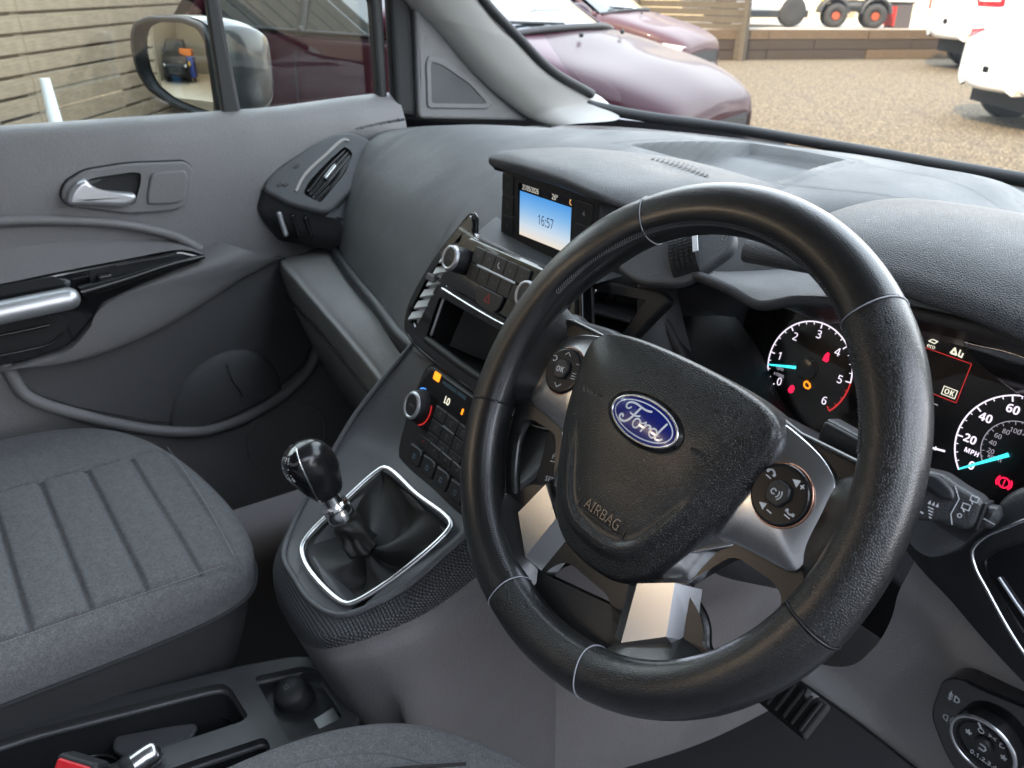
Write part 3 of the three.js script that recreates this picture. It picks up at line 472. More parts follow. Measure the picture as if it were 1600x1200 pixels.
// ---------- centre fascia with radio and vents ----------
{
  const o = thing('centre_fascia', 'gloss black centre fascia with radio keys, fan-like vents and open cubby', 'fascia', [0, .97, -.07]);
  const half = [[.060, .129], [.080, .131], [.088, .149], [.098, .153], [.118, .128], [.154, .062], [.168, .010], [.160, -.012], [.131, -.023], [.05, -.029]];
  const out = [...half, ...half.slice().reverse().map(([x, y]) => [-x, y])];
  const vt = [[-.096, .137], [-.106, .126], [-.148, .058], [-.160, .012], [-.152, -.004], [-.133, -.010], [-.126, .008], [-.114, .060], [-.098, .104]];
  const cub = rect(-.108, -.012, .108, .050);
  const vtR = vt.map(([x, y]) => [-x, y]);
  part(o, 'fascia_panel', plate(outline(out, .012, [vt, vtR, cub]), ST, -.004, .010, .003, 3), M.piano, 'gloss black surround');
  part(o, 'fascia_edge', sweep([...out, out[0]].map(([x, y]) => at(ST, x * 1.004, y, .0015)), .0026, { n: 160, m: 8 }), M.gloss);
  for (const s of [-1, 1]) {
    const v = part(o, 'air_vent', plate(outline(s < 0 ? vt : vtR, .004), ST, -.030, .004, .0005), M.deep);
    for (let k = 0; k < 7; k++) { const t = (k + .5) / 7, x0 = lerp(-.106, -.152, Math.pow(t, .9)), y0 = lerp(.117, .002, t), x1 = lerp(-.094, -.124, t), tilt = .5; part(v, 'slat', new RoundedBoxGeometry(.037, .0150, .0026, 2, .0009).rotateX(-.62).rotateY(.30).rotateZ(.50).translate((x0 + x1) / 2 + .001, y0 + .004, .0025).scale(s < 0 ? 1 : -1, 1, 1).applyMatrix4(ST), M.vane); void tilt; }
    part(v, 'vent_tab', rb(.020, .009, .012, .002, ST, s * .132, .062, .004), M.greyTrim);
  }
  // cubby
  const cb = part(o, 'cubby', merge([plate(outline(rect(-.108, -.012, .108, .050)), ST, -.075, .004, 0), plate(outline(rect(-.110, -.016, .110, -.0125)), ST, -.075, .075, 0), plate(outline(rect(-.110, .0505, .110, .054)), ST, -.075, .070, 0), plate(outline(rect(-.112, -.012, -.1085, .05)), ST, -.075, .070, 0), plate(outline(rect(.1085, -.012, .112, .05)), ST, -.075, .070, 0)]), M.deep, 'dark open cubby');
  part(cb, 'cubby_lip', capped([at(ST, -.104, -.010, .002), at(ST, 0, -.013, .002), at(ST, .104, -.010, .002)], .0055, { n: 30, m: 12 }), M.blackMatt);
  part(cb, 'cubby_guide', capped([at(ST, -.1035, .044, 0), at(ST, -.1045, -.002, 0)], .0022, { n: 6, m: 8 }), M.silverSoft);
  // raised radio face
  const rf = part(o, 'radio_face', plate(outline([[-.098, .062], [.098, .062], [.088, .118], [.074, .128], [-.074, .128], [-.088, .118]], .012), ST, .006, .006, .0022, 3), M.piano);
  part(rf, 'chrome_strip', capped([at(ST, -.104, .0565, .006), at(ST, 0, .0545, .007), at(ST, .104, .0565, .006)], .0017, { n: 20, m: 8 }), M.chrome);
  for (const s of [-1, 1]) {
    const K = new THREE.Matrix4().multiplyMatrices(ST, new THREE.Matrix4().makeTranslation(s * .075, .098, .012));
    const k = part(o, 'rotary_knob', lathe([[.0155, 0], [.0155, .004], [.0148, .016], [.0135, .018], [0, .018]], K), M.key);
    part(k, 'knob_ring', lathe([[.0110, .0178], [.0118, .0192], [.0138, .0192], [.0148, .0172], [.0150, .0145]], K), M.silverSoft);
    part(k, 'legend', text('VOL', .0035, K, 0, 0, .0181, { depth: .0002, f: fontR }), M.faint);
  }
  const icons = ['AM', '♪', '', 'M', '<', 'CD', '<<', '>>', '>|', 'o'];
  for (let r = 0; r < 2; r++) for (let i = 0; i < 5; i++) {
    const x = -.043 + i * .0215, y = .112 - r * .0195;
    const k = part(o, 'radio_key', plate(outline(rect(x - .0104, y - .0093, x + .0104, y + .0093), .0012), ST, .012, .0030, .0008), M.key);
    const s = icons[r * 5 + i];
    if (r === 0 && i === 2) part(k, 'legend', merge([stroke([[x - .0018, y + .003], [x - .0024, y], [x - .001, y - .002], [x + .0022, y - .003]], .0012, ST, .015, .0002)]), M.ink);
    else if (s === '♪') part(k, 'legend', merge([stroke([[x - .002, y - .002], [x - .002, y + .002], [x + .002, y + .003], [x + .002, y - .001]], .0007, ST, .015, .0002)]), M.faint);
    else part(k, 'legend', text(s, .0034, ST, x, y, .015, { depth: .0002, f: fontR }), M.faint);
  }
  part(o, 'key_bar', capped([at(ST, -.036, .1022, .0162), at(ST, .036, .1022, .0162)], .0014, { n: 4, m: 8 }), M.white);
  const hz = part(o, 'hazard_button', plate(outline([[-.026, .083], [.026, .083], [.0235, .068], [.016, .062], [-.016, .062], [-.0235, .068]], .004), ST, .012, .0034, .001), M.key);
  part(hz, 'triangle', stroke([[-.005, .070], [.005, .070], [0, .0785]], .0012, ST, .0154, .0003, true), mat([.45, .03, .03], .5));
}

// ---------- climate panel ----------
{
  const o = thing('climate_panel', 'black climate control panel with two dials below the cubby', 'control panel', [0, .88, -.03]);
  const pn = part(o, 'panel', plate(outline([[-.090, -.034], [.090, -.034], [.100, -.090], [.096, -.140], [.080, -.172], [-.080, -.172], [-.094, -.148], [-.100, -.090]], .02), ST, -.012, .014, .003, 3), M.black);
  part(pn, 'panel_gap', plate(outline([[-.093, -.031], [.093, -.031], [.103, -.090], [.099, -.142], [.083, -.176], [-.083, -.176], [-.097, -.150], [-.103, -.090]], .02), ST, -.012, .0112, .001), M.deep);
  part(o, 'upper_face', plate(outline([[-.072, -.036], [.072, -.036], [.088, -.060], [.088, -.108], [-.088, -.108], [-.088, -.060]], .008), ST, .002, .0022, .0008), M.gloss);
  part(o, 'airbag_lamp', plate(outline(rect(-.0655, -.0462, -.0515, -.0360), .002), ST, .0043, .0006, .0002), M.lampOrange, 'lit amber airbag warning lamp');
  part(o, 'airbag_legend', text('PASSENGER AIRBAG', .0042, ST, -.018, -.0425, .0042, { f: fontR }), mat([.12, .22, .28], .6));
  for (const s of [-1, 1]) {
    const K = new THREE.Matrix4().multiplyMatrices(ST, new THREE.Matrix4().makeTranslation(s * .070, -.085, .004));
    const k = part(o, 'temperature_dial', lathe([[.0205, 0], [.020, .006], [.0185, .013], [.015, .0145], [0, .0145]], K), M.blackMatt);
    part(k, 'dial_ring', lathe([[.0128, .0142], [.0136, .0160], [.0155, .0160], [.0172, .0140], [.0178, .011]], K), M.silverSoft);
    part(k, 'legend', text('AUTO', .0032, K, 0, 0, .0146, { depth: .0002, f: fontR }), M.faint);
    part(k, 'heat_arc', stroke(arcPts(0, 0, .0225, -70, 25, 16), .0012, K, .001, .0004), M.lampRedLine);
    part(k, 'cold_arc', stroke(arcPts(0, 0, .0225, 95, 125, 8), .0012, K, .001, .0004), glow([.05, .2, .6], .5));
  }
  part(o, 'temperature_readout', text('LO', .0085, ST, -.024, -.0585, .0044, { squeeze: .8 }), M.lampIvory);
  part(o, 'lamp', plate(outline(rect(.0082, -.0615, .0112, -.0545), .0006), ST, .0044, .0005, .0001), M.lampOrange);
  for (let r = 0; r < 3; r++) for (let i = 0; i < 3; i++) {
    const x = -.026 + i * .026, y = -.0775 - r * .0165;
    const k = part(o, 'climate_key', plate(outline(rect(x - .0124, y - .0076, x + .0124, y + .0076), .0014), ST, .0042, .0026, .0008), M.key);
    part(k, 'legend', stroke(arcPts(x, y, .0026, 0, 300, 10), .0007, ST, .0068, .0002), M.faint);
  }
  part(o, 'key_bar', capped([at(ST, -.012, -.0857, .0074), at(ST, .012, -.0857, .0074)], .0012, { n: 4, m: 8 }), M.faint);
  for (let i = 0; i < 4; i++) { const x = -.039 + i * .026, k = part(o, 'climate_key', plate(outline(rect(x - .0125, -.1215, x + .0125, -.1115), .002), ST, .002, .006, .0022, 3), M.key); part(k, 'legend', stroke([[x - .002, -.118], [x + .0015, -.118], [x + .002, -.1145]], .0009, ST, .0080, .0002), i ? M.faint : mat([.4, .03, .03], .5)); }
  for (let i = 0; i < 4; i++) { const x = -.048 + i * .032, k = part(o, 'switch_key', plate(outline(rect(x - .0145, -.151, x + .0145, -.129), .004), ST, .002, .005, .0016, 3), M.blackMatt); part(k, 'switch_edge', sweep([at(ST, x - .013, -.1315, .007), at(ST, x + .010, -.1305, .007), at(ST, x + .0135, -.134, .007)], .0009, { n: 12, m: 6 }), M.faint); part(k, 'legend', stroke([[x - .002, -.144], [x + .002, -.144], [x + .002, -.139], [x - .002, -.139]], .0011, ST, .0071, .0002, true), mat([.10, .17, .22], .6)); }
}

// ---------- gear console ----------
const GA = fr([0, .81, .06], [1, 0, 0], [0, .52, -.85]);
{
  const o = thing('gear_console', 'dark gear console flowing down from the dash, grey flanks and dotted band', 'console', [0, .45, .0]);
  const rows = [
    [[-.168, .962, -.090], [-.10, .965, -.108], [0, .965, -.112], [.10, .965, -.108], [.172, .965, -.060]],
    [[-.169, .880, -.006], [-.10, .873, -.040], [0, .873, -.043], [.10, .876, -.040], [.142, .905, -.008]],
    [[-.159, .852, .028], [-.085, .846, -.004], [0, .845, -.004], [.080, .850, -.008], [.118, .858, .029]],
    [[-.143, .817, .068], [-.085, .812, .058], [0, .811, .056], [.078, .818, .058], [.097, .815, .064]],
    [[-.112, .780, .118], [-.080, .776, .112], [0, .775, .114], [.056, .782, .112], [.076, .790, .102]],
    [[-.088, .766, .138], [-.05, .765, .139], [0, .765, .140], [.035, .768, .136], [.056, .774, .127]]];
  part(o, 'console_top', loft(rows, 60, 90, (p) => {
    const gx = p[0], gy = (p[1] - .81) * .52 + (p[2] - .06) * -.85, d = Math.min(.072 - Math.abs(gx + .003), .064 - Math.abs(gy)); const s = .035 * sst(0, .012, d);
    return [p[0], p[1] - s * .85, p[2] - s * .52];
  }), M.dashSoft);
  const up = [[.175, .970, -.057], [.168, .951, -.043], [.140, .902, -.005], [.118, .858, .029], [.095, .815, .063], [.078, .791, .100], [.056, .775, .128], [.010, .766, .142], [-.040, .765, .143], [-.086, .768, .139], [-.113, .780, .119], [-.145, .818, .068], [-.160, .854, .028], [-.169, .885, -.005], [-.169, .962, -.090]];
  const lo = [[.192, .923, -.055], [.180, .900, -.040], [.142, .830, .012], [.120, .792, .050], [.107, .776, .088], [.090, .762, .126], [.060, .745, .155], [.010, .724, .162], [-.040, .716, .160], [-.088, .716, .154], [-.124, .732, .130], [-.157, .778, .074], [-.172, .815, .030], [-.178, .85, 0], [-.178, .93, -.09]];
  const mid = up.map((p, i) => p.map((q, k) => (q + lo[i][k]) / 2 + (k === 0 ? Math.sign(p[0]) * .006 : k === 2 && i > 5 && i < 11 ? .006 : 0)));
  const bandGeo = loft([up, mid, lo], 140, 16); bandGeo.userData.metric = false;
  part(o, 'dotted_band', bandGeo, M.band, 'dotted soft-touch band along the console rim');
  part(o, 'rim_bead', sweep(up, .0035, { n: 120, m: 8 }), M.dashSoft);
  part(o, 'side_crest', sweep(up.slice(11), .0022, { n: 40, m: 8 }), M.silverSoft);
  const dn = (k) => lo.map(([x, y, z], i) => { const t = i / (lo.length - 1), s = Math.sign(x || 1); return [x + (i < 6 ? .018 * k * (1 - Math.abs(x) / .3) : 0) - s * .01 * k, y - (y - .42) * k, z - .10 * k * (i > 4 && i < 11 ? 1 : .2) + 0 * t]; });
  part(o, 'flank', loft([lo.map((p) => [p[0] * .985, p[1] + .002, p[2]]), dn(.12), dn(.35), dn(.65), dn(1)], 90, 40, (p, u, v) => { const b = u < .5 ? .006 * sst(.10, .16, v) * sst(.40, .20, v) : 0; return [p[0] + b, p[1], p[2]]; }), M.greyTrim, 'mid grey console flank beside the driver');
  part(o, 'flank_front', loft([[[.192, .94, -.055], [.21, .94, -.16], [.225, .93, -.34], [.23, .92, -.6]], [[.172, .86, -.042], [.205, .85, -.16], [.222, .84, -.34], [.23, .83, -.6]], [[.138, .75, .0], [.195, .74, -.15], [.220, .72, -.34], [.23, .70, -.6]], [[.125, .62, -.01], [.185, .61, -.16], [.215, .60, -.34], [.23, .58, -.6]], [[.12, .42, -.03], [.17, .42, -.18], [.205, .42, -.34], [.22, .42, -.6]]], 40, 30,
    (p, u, v) => [p[0] - .012 * sst(.50, .56, v) * sst(.95, .4, u), p[1], p[2]]), M.greyTrim);
  part(o, 'stack_side', loft([[[-.168, .962, -.090], [-.16, .99, -.12], [-.15, 1.0, -.16]], [[-.169, .885, -.005], [-.172, .87, -.10], [-.17, .86, -.20]], [[-.160, .854, .028], [-.172, .70, -.05], [-.17, .60, -.2]]], 12, 14), M.black);
  // chrome frame
  const ring = [[-.076, .068], [0, .072], [.074, .075], [.079, .066], [.074, .0], [.056, -.058], [.046, -.066], [0, -.074], [-.05, -.074], [-.074, -.066], [-.082, -.050], [-.083, .0], [-.081, .058]];
  const cc = new THREE.CatmullRomCurve3(ring.map(([x, y]) => v3(at(GA, x, y, .006))), true, 'centripetal').getPoints(120).map((p) => [p.x, p.y, p.z]); cc.pop();
  part(o, 'chrome_frame', sweep(cc, .0037, { n: 200, m: 10, closed: true, up: [0, .85, .52], flat: .8 }), M.silver);
  // leather gaiter: saddle from the frame up to the lever, with folds
  const lev = (t) => [lerp(.0, -.011, t), lerp(.80, .852, t), lerp(.073, .089, t)];
  part(o, 'gaiter', grid((u, v) => {
    const a = u * 13, i = Math.floor(a) % 13, f = a - Math.floor(a), q = cr([ring[(i + 12) % 13], ring[i], ring[(i + 1) % 13], ring[(i + 2) % 13]], (1 + f) / 3);
    const e = at(GA, q[0] * .95, q[1] * .95, .004), th = Math.atan2(q[1], q[0]), c = lev(sst(.35, 1, v)), r = v > .55 ? lerp(.019, .0145, (v - .55) / .45) : 0;
    const tip = [c[0] + Math.cos(th) * r, c[1] + .52 * Math.sin(th) * r * .6, c[2] - .85 * Math.sin(th) * r];
    const w = v < .6 ? sst(0, .62, v) : 1, sag = .022 * Math.sin(Math.min(1, v / .62) * Math.PI) * (1 + .5 * Math.sin(th * 4 + .6)), fold = .0032 * Math.sin(v * 26 + 1.6 * Math.sin(th * 2)) * sst(.35, .6, v) * (.5 + .5 * Math.cos(th - 5)) + .003 * Math.sin(th * 7 + v * 5) * sst(.1, .4, v) * sst(.9, .5, v);
    return [lerp(e[0], tip[0], w) + Math.cos(th) * fold, lerp(e[1], tip[1], w) - sag * .85 + fold * .4, lerp(e[2], tip[2], w) - sag * .52 - Math.sin(th) * fold];
  }, 156, 60, true), M.gaiter, 'creased black leather gaiter');
  const st = []; for (const [x0, y0] of [[.030, .070], [.036, .070]]) for (let k = 0; k < 12; k++) { const t = k / 12; st.push(new THREE.CapsuleGeometry(.0006, .003, 2, 5).rotateX(1).translate(...at(GA, lerp(x0, x0 - .012, t), lerp(y0 - .004, .022, t), -.004 - .018 * Math.sin(t * 2.6)))); }
  const ss = part(o, 'gaiter_stitching', merge(st), M.black); ss.userData.kind = 'stuff';
}

// ---------- gear lever ----------
{
  const o = thing('gear_lever', 'black gear knob with chrome edge on a silver stalk', 'gear lever', [-.005, .82, .08]);
  const F = fr([-.0105, .866, .0955], [1, .05, .1], [0, .30, -.95].map((q) => q)), d = v3([-.06, .93, .33]).normalize();
  void F;
  const X = v3([1, .065, 0]).addScaledVector(d, -v3([1, .065, 0]).dot(d)).normalize(), Y = new THREE.Vector3().crossVectors(d, X);
  const LF = new THREE.Matrix4().makeBasis(X, Y, d).setPosition(-.0105, .862, .0955);      // z up the lever; y points forward
  part(o, 'lever_shaft', lathe([[.009, -.05], [.009, .02]], LF, 24), M.silver);
  part(o, 'collar', lathe([[.0095, -.016], [.0150, -.015], [.0155, -.010], [.0155, -.001], [.0120, .002], [.0145, .004], [.0150, .0065], [.0120, .010], [.0100, .0115], [.0092, .024]], LF, 40), M.chrome);
  const kr = [[.0105, .022], [.0145, .024], [.0175, .031], [.0208, .043], [.0238, .057], [.0246, .069], [.0222, .082], [.0160, .0905], [.008, .0940], [.0001, .0950]];
  const knob = (u, v, k = 1) => { const [r, z] = cr(kr, v), a = u * 2 * Math.PI, x = Math.cos(a) * r * k, y = Math.sin(a) * r * k * 1.12; return at(LF, x * .96, y - (z - .06) * .10 * (z > .05 ? 1 : .3), z); };
  const kb = part(o, 'knob', grid((u, v) => knob(u, v), 48, 40, true), M.gloss, 'smooth black knob');
  const u0 = .52, u1 = .98;                                                                // the side towards the seats
  const wid = (v) => .5 + .5 * Math.sin(Math.min(1, v * 1.0) * Math.PI * .62);
  part(kb, 'gloss_insert', grid((u, v) => { const vv = lerp(.16, .985, v), k = wid(v); return knob(lerp(.775 - .235 * k, .775 + .16 * k, u), vv, 1.012); }, 24, 30), M.piano);
  part(kb, 'chrome_edge', sweep(Array.from({ length: 15 }, (_, i) => { const v = i / 14; return knob(.775 + .163 * wid(v), lerp(.16, .93, v), 1.02); }), .0011, { n: 50, m: 8 }), M.chrome);
  part(kb, 'chrome_edge', sweep(Array.from({ length: 15 }, (_, i) => { const v = i / 14; return knob(.775 - .238 * wid(v), lerp(.16, .93, v), 1.02); }), .0011, { n: 50, m: 8 }), M.chrome);
  const z = 0, KF = ID, pat = [stroke([[-.006, .006], [-.006, -.004]], .0011, KF, z), stroke([[0, .006], [0, -.004]], .0011, KF, z), stroke([[.006, .006], [.006, -.004]], .0011, KF, z), stroke([[-.006, .001], [.006, .001]], .0011, KF, z)];
  for (const [s, x, y] of [['1', -.006, .0095], ['3', 0, .0095], ['5', .006, .0095], ['2', -.006, -.0075], ['4', 0, -.0075], ['6', .006, -.0075], ['R', -.0115, .008]]) pat.push(text(s, .0040, KF, x, y, z));
  const pm = merge(pat), pp = pm.attributes.position;
  for (let i = 0; i < pp.count; i++) { const q = knob(.795 + pp.getX(i) * 6.2, .66 + pp.getY(i) * 13, 1.018 + pp.getZ(i) * 20); pp.setXYZ(i, ...q); }
  pm.computeVertexNormals();
  part(kb, 'shift_pattern', pm, M.white);
}

// ---------- seats ----------
{
  const o = thing('passenger_seat', 'grey ribbed fabric passenger seat beside the gear console', 'car seat', [-.375, .5, .45], 'front seats');
  const edge = [[-.640, .98], [-.642, .70], [-.642, .45], [-.640, .345], [-.624, .280], [-.590, .232], [-.535, .197], [-.470, .174], [-.400, .158], [-.313, .146], [-.240, .143], [-.180, .150], [-.138, .172], [-.118, .215], [-.110, .30], [-.108, .45], [-.108, .70], [-.110, .98]];
  const ctr = [-.36, .60], A = -.455, B = -.135;
  const S = grid((u, v) => {
    const [ex, ez] = cr(edge, u); let k, y;
    if (v < .80) { k = .90 * v / .80; y = .750 + .006 * Math.sin(k * 3.2); } else if (v < .92) { const t = (v - .80) / .12 * Math.PI / 2; k = .90 + .10 * Math.sin(t); y = .7515 - .036 * (1 - Math.cos(t)); } else { const t = (v - .92) / .08; k = 1 - .006 * t; y = .7155 - .030 * t; }
    const x = lerp(ctr[0], ex, k), z = lerp(ctr[1], ez, k);
    let g = 0; const inn = sst(.175, .19, z);
    g += .0055 * sst(.0065, 0, Math.abs(x - A + .10 * Math.max(0, .27 - z))) * inn + .0060 * sst(.0065, 0, Math.abs(x - B)) * inn;
    if (x > A && x < B) { const q = .010 * (A - x) / .32, zz = z - .238 - q; for (let n = 0; n < 9; n++) g += .0060 * sst(.0070, 0, Math.abs(zz - n * .0600)); if (zz > 0) g -= .0040 * Math.abs(Math.sin(zz / .06 * Math.PI)) * sst(A, A + .02, x) * sst(B, B - .02, x); else g += .0035 * sst(.006, 0, Math.abs(zz + .048)); }
    return [x, y - g, z];
  }, 640, 230); S.userData.metric = false;
  const c = part(o, 'cushion', S, M.seat);
  const st = [];
  const line = (f, n) => { for (let k = 0; k < n; k++) { const p = f((k + .2) / n), q = f((k + .75) / n), m = p.map((w, i) => (w + q[i]) / 2), L = Math.hypot(...p.map((w, i) => q[i] - w)), g = new THREE.CapsuleGeometry(.0006, L, 2, 5); g.applyQuaternion(new THREE.Quaternion().setFromUnitVectors(new THREE.Vector3(0, 1, 0), v3(q.map((w, i) => w - p[i])).normalize())); g.translate(...m); st.push(g); } };
  line((t) => [B + .007, .7525, lerp(.80, .200, t)], 150); line((t) => [lerp(-.455, -.14, t), .7535, .184 - .004 * Math.sin(t * 3.1)], 70);
  const sg = part(c, 'stitching', merge(st), mat([.20, .20, .205], .9)); sg.userData.kind = 'stuff';
  part(c, 'edge_piping', sweep(edge.map(([x, z]) => [lerp(ctr[0], x, .998), .688, lerp(ctr[1], z, .998)]), .0028, { n: 160, m: 8 }), M.skirt);
  part(o, 'side_skirt', loft([edge.map(([x, z]) => [lerp(ctr[0], x, .985), .690, lerp(ctr[1], z, .985)]), edge.map(([x, z]) => [lerp(ctr[0], x, .97), .63, lerp(ctr[1], z, .955)]), edge.map(([x, z]) => [lerp(ctr[0], x, .93), .55, lerp(ctr[1], z, .90)])], 160, 14), M.skirt);
  part(o, 'seat_base', rb(.44, .16, .60, .03, ID, -.375, .50, .58), M.blackMatt);
  part(o, 'seat_rail', capped([[-.15, .47, .21], [-.15, .47, .9]], .012, { n: 4, m: 8 }), M.silverSoft);
  part(o, 'backrest', loft([[-.62, -.375, -.13].map((x) => [x, .74, .90]), [-.64, -.375, -.11].map((x) => [x, .95, .93]), [-.62, -.375, -.13].map((x) => [x, 1.28, 1.03]), [-.53, -.375, -.22].map((x) => [x, 1.36, 1.09]), [-.62, -.375, -.13].map((x) => [x, 1.1, 1.16]), [-.62, -.375, -.13].map((x) => [x, .7, 1.06])], 20, 40), M.seat);
}
{
  // driver's seat: only the inner front corner shows
  const o = thing('driver_seat', 'grey fabric driver seat with pale twin stitching behind the steering wheel', 'car seat', [.36, .5, .45], 'front seats');
  const edge = [[.150, .95], [.142, .5], [.140, .30], [.146, .22], [.160, .165], [.185, .118], [.220, .085], [.262, .058], [.31, .042], [.38, .034], [.46, .042], [.56, .09], [.60, .2], [.61, .5], [.60, .95]];
  const ctr = [.37, .42];
  const S = grid((u, v) => {
    const [ex, ez] = cr(edge, u), k = v < .72 ? lerp(0, .93, v / .72) : v < .86 ? lerp(.93, 1, Math.sin((v - .72) / .14 * Math.PI / 2)) : 1 - .02 * ((v - .86) / .14), y = v < .72 ? .742 + .010 * Math.sin(Math.min(1, v / .72) * Math.PI * .9) : v < .86 ? .745 - .040 * (1 - Math.cos((v - .72) / .14 * Math.PI / 2)) : .705 - .12 * (v - .86) / .14;
    const g = .004 * sst(.010, 0, Math.abs(k - .80)) * (v < .8 ? 1 : 0);
    return [lerp(ctr[0], ex, k), y - g, lerp(ctr[1], ez, k)];
  }, 160, 120);
  S.userData.metric = false; const c = part(o, 'cushion', S, M.seat);
  const st = [];
  for (const k of [.835, .765]) for (let i = 0; i < 190; i++) {
    const f = (t) => { const [ex, ez] = cr(edge, t); return [lerp(ctr[0], ex, k), .742 + .010 * Math.sin(Math.min(1, k / .93) * Math.PI * .9) + .0005, lerp(ctr[1], ez, k)]; };
    const p = f((i + .15) / 190), q = f((i + .7) / 190), L = Math.hypot(q[0] - p[0], q[2] - p[2]), g = new THREE.CapsuleGeometry(.0007, L, 2, 5); g.applyQuaternion(new THREE.Quaternion().setFromUnitVectors(new THREE.Vector3(0, 1, 0), v3(q.map((v, n) => v - p[n])).normalize())); g.translate(...p.map((v, n) => (v + q[n]) / 2)); st.push(g);
  }
  const sg = part(c, 'stitching', merge(st), M.thread); sg.userData.kind = 'stuff';
  part(c, 'cross_seam', sweep([[.275, .7515, .105], [.235, .753, .185], [.23, .752, .23]], .0016, { n: 20, m: 6 }), M.deep);
  part(o, 'seat_base', rb(.42, .14, .60, .03, ID, .37, .50, .50), M.blackMatt);
}

// ---------- handbrake console ----------
{
  const o = thing('handbrake_console', 'low black floor console with cup holders between the seats', 'console', [0, .42, .3]);
  const HB = fr([0, .62, .25], [1, 0, 0], [0, -.10, -.99]);       // y runs forward here
  const H = (l) => l.map(([x, s]) => [x, -s]);
  const out = H([[-.135, .45], [-.133, .21], [-.118, .08], [-.100, -.05], [-.086, -.110], [-.066, -.136], [-.02, -.150], [.045, -.142], [.064, -.118], [.072, -.05], [.078, .45]]);
  const tray = H([[-.116, .40], [-.112, .18], [-.088, -.002], [-.082, -.020], [-.066, -.026], [-.012, -.030], [-.004, -.018], [-.016, .18], [-.02, .40]]);
  const slot = H([[.010, .40], [.014, .05], [.020, -.030], [.028, -.036], [.050, -.036], [.056, .05], [.056, .40]]);
  const pod = H([[-.078, -.046], [-.066, -.112], [-.050, -.128], [.030, -.130], [.046, -.118], [.052, -.046]]);
  part(o, 'console_shell', plate(outline(out, .014, [tray, slot, pod]), HB, -.012, .016, .005, 3), M.conBlack);
  part(o, 'shell_wall', plate(outline(out.map(([x, y]) => [x * .98, y - .002]), .014, [tray.map(([x, y]) => [x * 1.01, y]), slot]), HB, -.19, .176, .002), M.black);
  part(o, 'tray_floor', plate(outline(tray.map(([x, y]) => [x * 1.03, y]), .01), HB, -.10, .01, .001), M.deep);
  const tr = part(o, 'cup_divider', plate(outline(H([[-.104, .105], [-.088, .040], [-.080, .020], [-.072, .018], [-.046, .040], [-.040, .075], [-.055, .095], [-.085, .110]]), .008), HB, -.05, .008, .003), M.doorDark);
  for (const [x, s] of [[-.060, .012], [-.062, .14]]) part(o, 'cup_well', new THREE.TorusGeometry(.038, .003, 8, 40).applyMatrix4(new THREE.Matrix4().multiplyMatrices(HB, new THREE.Matrix4().makeTranslation(x, -s, -.055))), M.gloss);
  for (const [x, s] of [[-.038, .045], [-.046, .115]]) part(o, 'cup_clip', rb(.010, .008, .014, .002, HB, x, -s, -.038), M.doorDark);
  part(o, 'pod_floor', loft([[[-.084, .605, .200], [-.02, .602, .202], [.056, .600, .204]], [[-.078, .598, .165], [-.02, .590, .165], [.054, .588, .166]], [[-.062, .605, .118], [-.02, .594, .112], [.044, .592, .116]]], 14, 14), M.black);
  const K = fr([-.030, .600, .165], [1, 0, 0], [0, .35, -.94]);
  const cap = part(o, 'socket_cap', lathe([[.0225, -.008], [.0225, .006], [.0205, .012], [.0215, .014], [.0185, .020], [.008, .0235], [.0001, .024]], K), M.blackMatt);
  part(cap, 'legend', text('12', .006, K, 0, 0, .0242, { depth: .0002, f: fontR }), M.faint);
  const U = fr([.026, .592, .150], [1, 0, 0], [0, .2, -.98]);
  const us = part(o, 'usb_socket', plate(outline(rect(-.016, -.022, .020, .020), .003, [rect(-.008, -.014, .006, -.006)]), U, .002, .004, .001), M.gloss);
  part(us, 'usb_mark', stroke([[.006, -.002], [.012, .006], [.010, .006], [.012, .006], [.012, .003]], .0012, U, .0061, .0002), M.ink);
  part(us, 'usb_port', plate(outline(rect(-.006, -.012, .004, -.008)), U, .0035, .0015, .0003), M.faint);
  void tr;
}
{
  const o = thing('handbrake', 'black handbrake lever with a silver release button', 'handbrake', [-.01, .58, .42]);
  part(o, 'grip', capped([[.012, .585, .52], [.006, .618, .43], [.002, .638, .355]], (t) => lerp(.019, .0150, t), { n: 30, m: 18, flat: .9 }), M.blackMatt);
  part(o, 'release_button', (() => { const g = lathe([[.0135, -.004], [.0135, .012], [.0122, .020], [.0085, .0245], [.0001, .025]], ID, 28); g.applyQuaternion(new THREE.Quaternion().setFromUnitVectors(new THREE.Vector3(0, 0, 1), v3([-.05, .26, -.95]).normalize())); return g.translate(.0015, .640, .346); })(), M.silver);
}
{
  const o = thing('buckle', 'black seat belt buckle with a bright red press button', 'seat belt buckle', [.06, .62, .40]);
  const F = fr([.050, .724, .390], [.78, 0, -.62], [-.42, .75, -.5]);
  part(o, 'casing', rb(.046, .085, .022, .005, F, 0, -.040, 0), M.blackMatt);
  part(o, 'press_button', rb(.038, .022, .012, .003, F, 0, -.012, .008), mat([.55, .012, .02], .4), 'red press button');
}

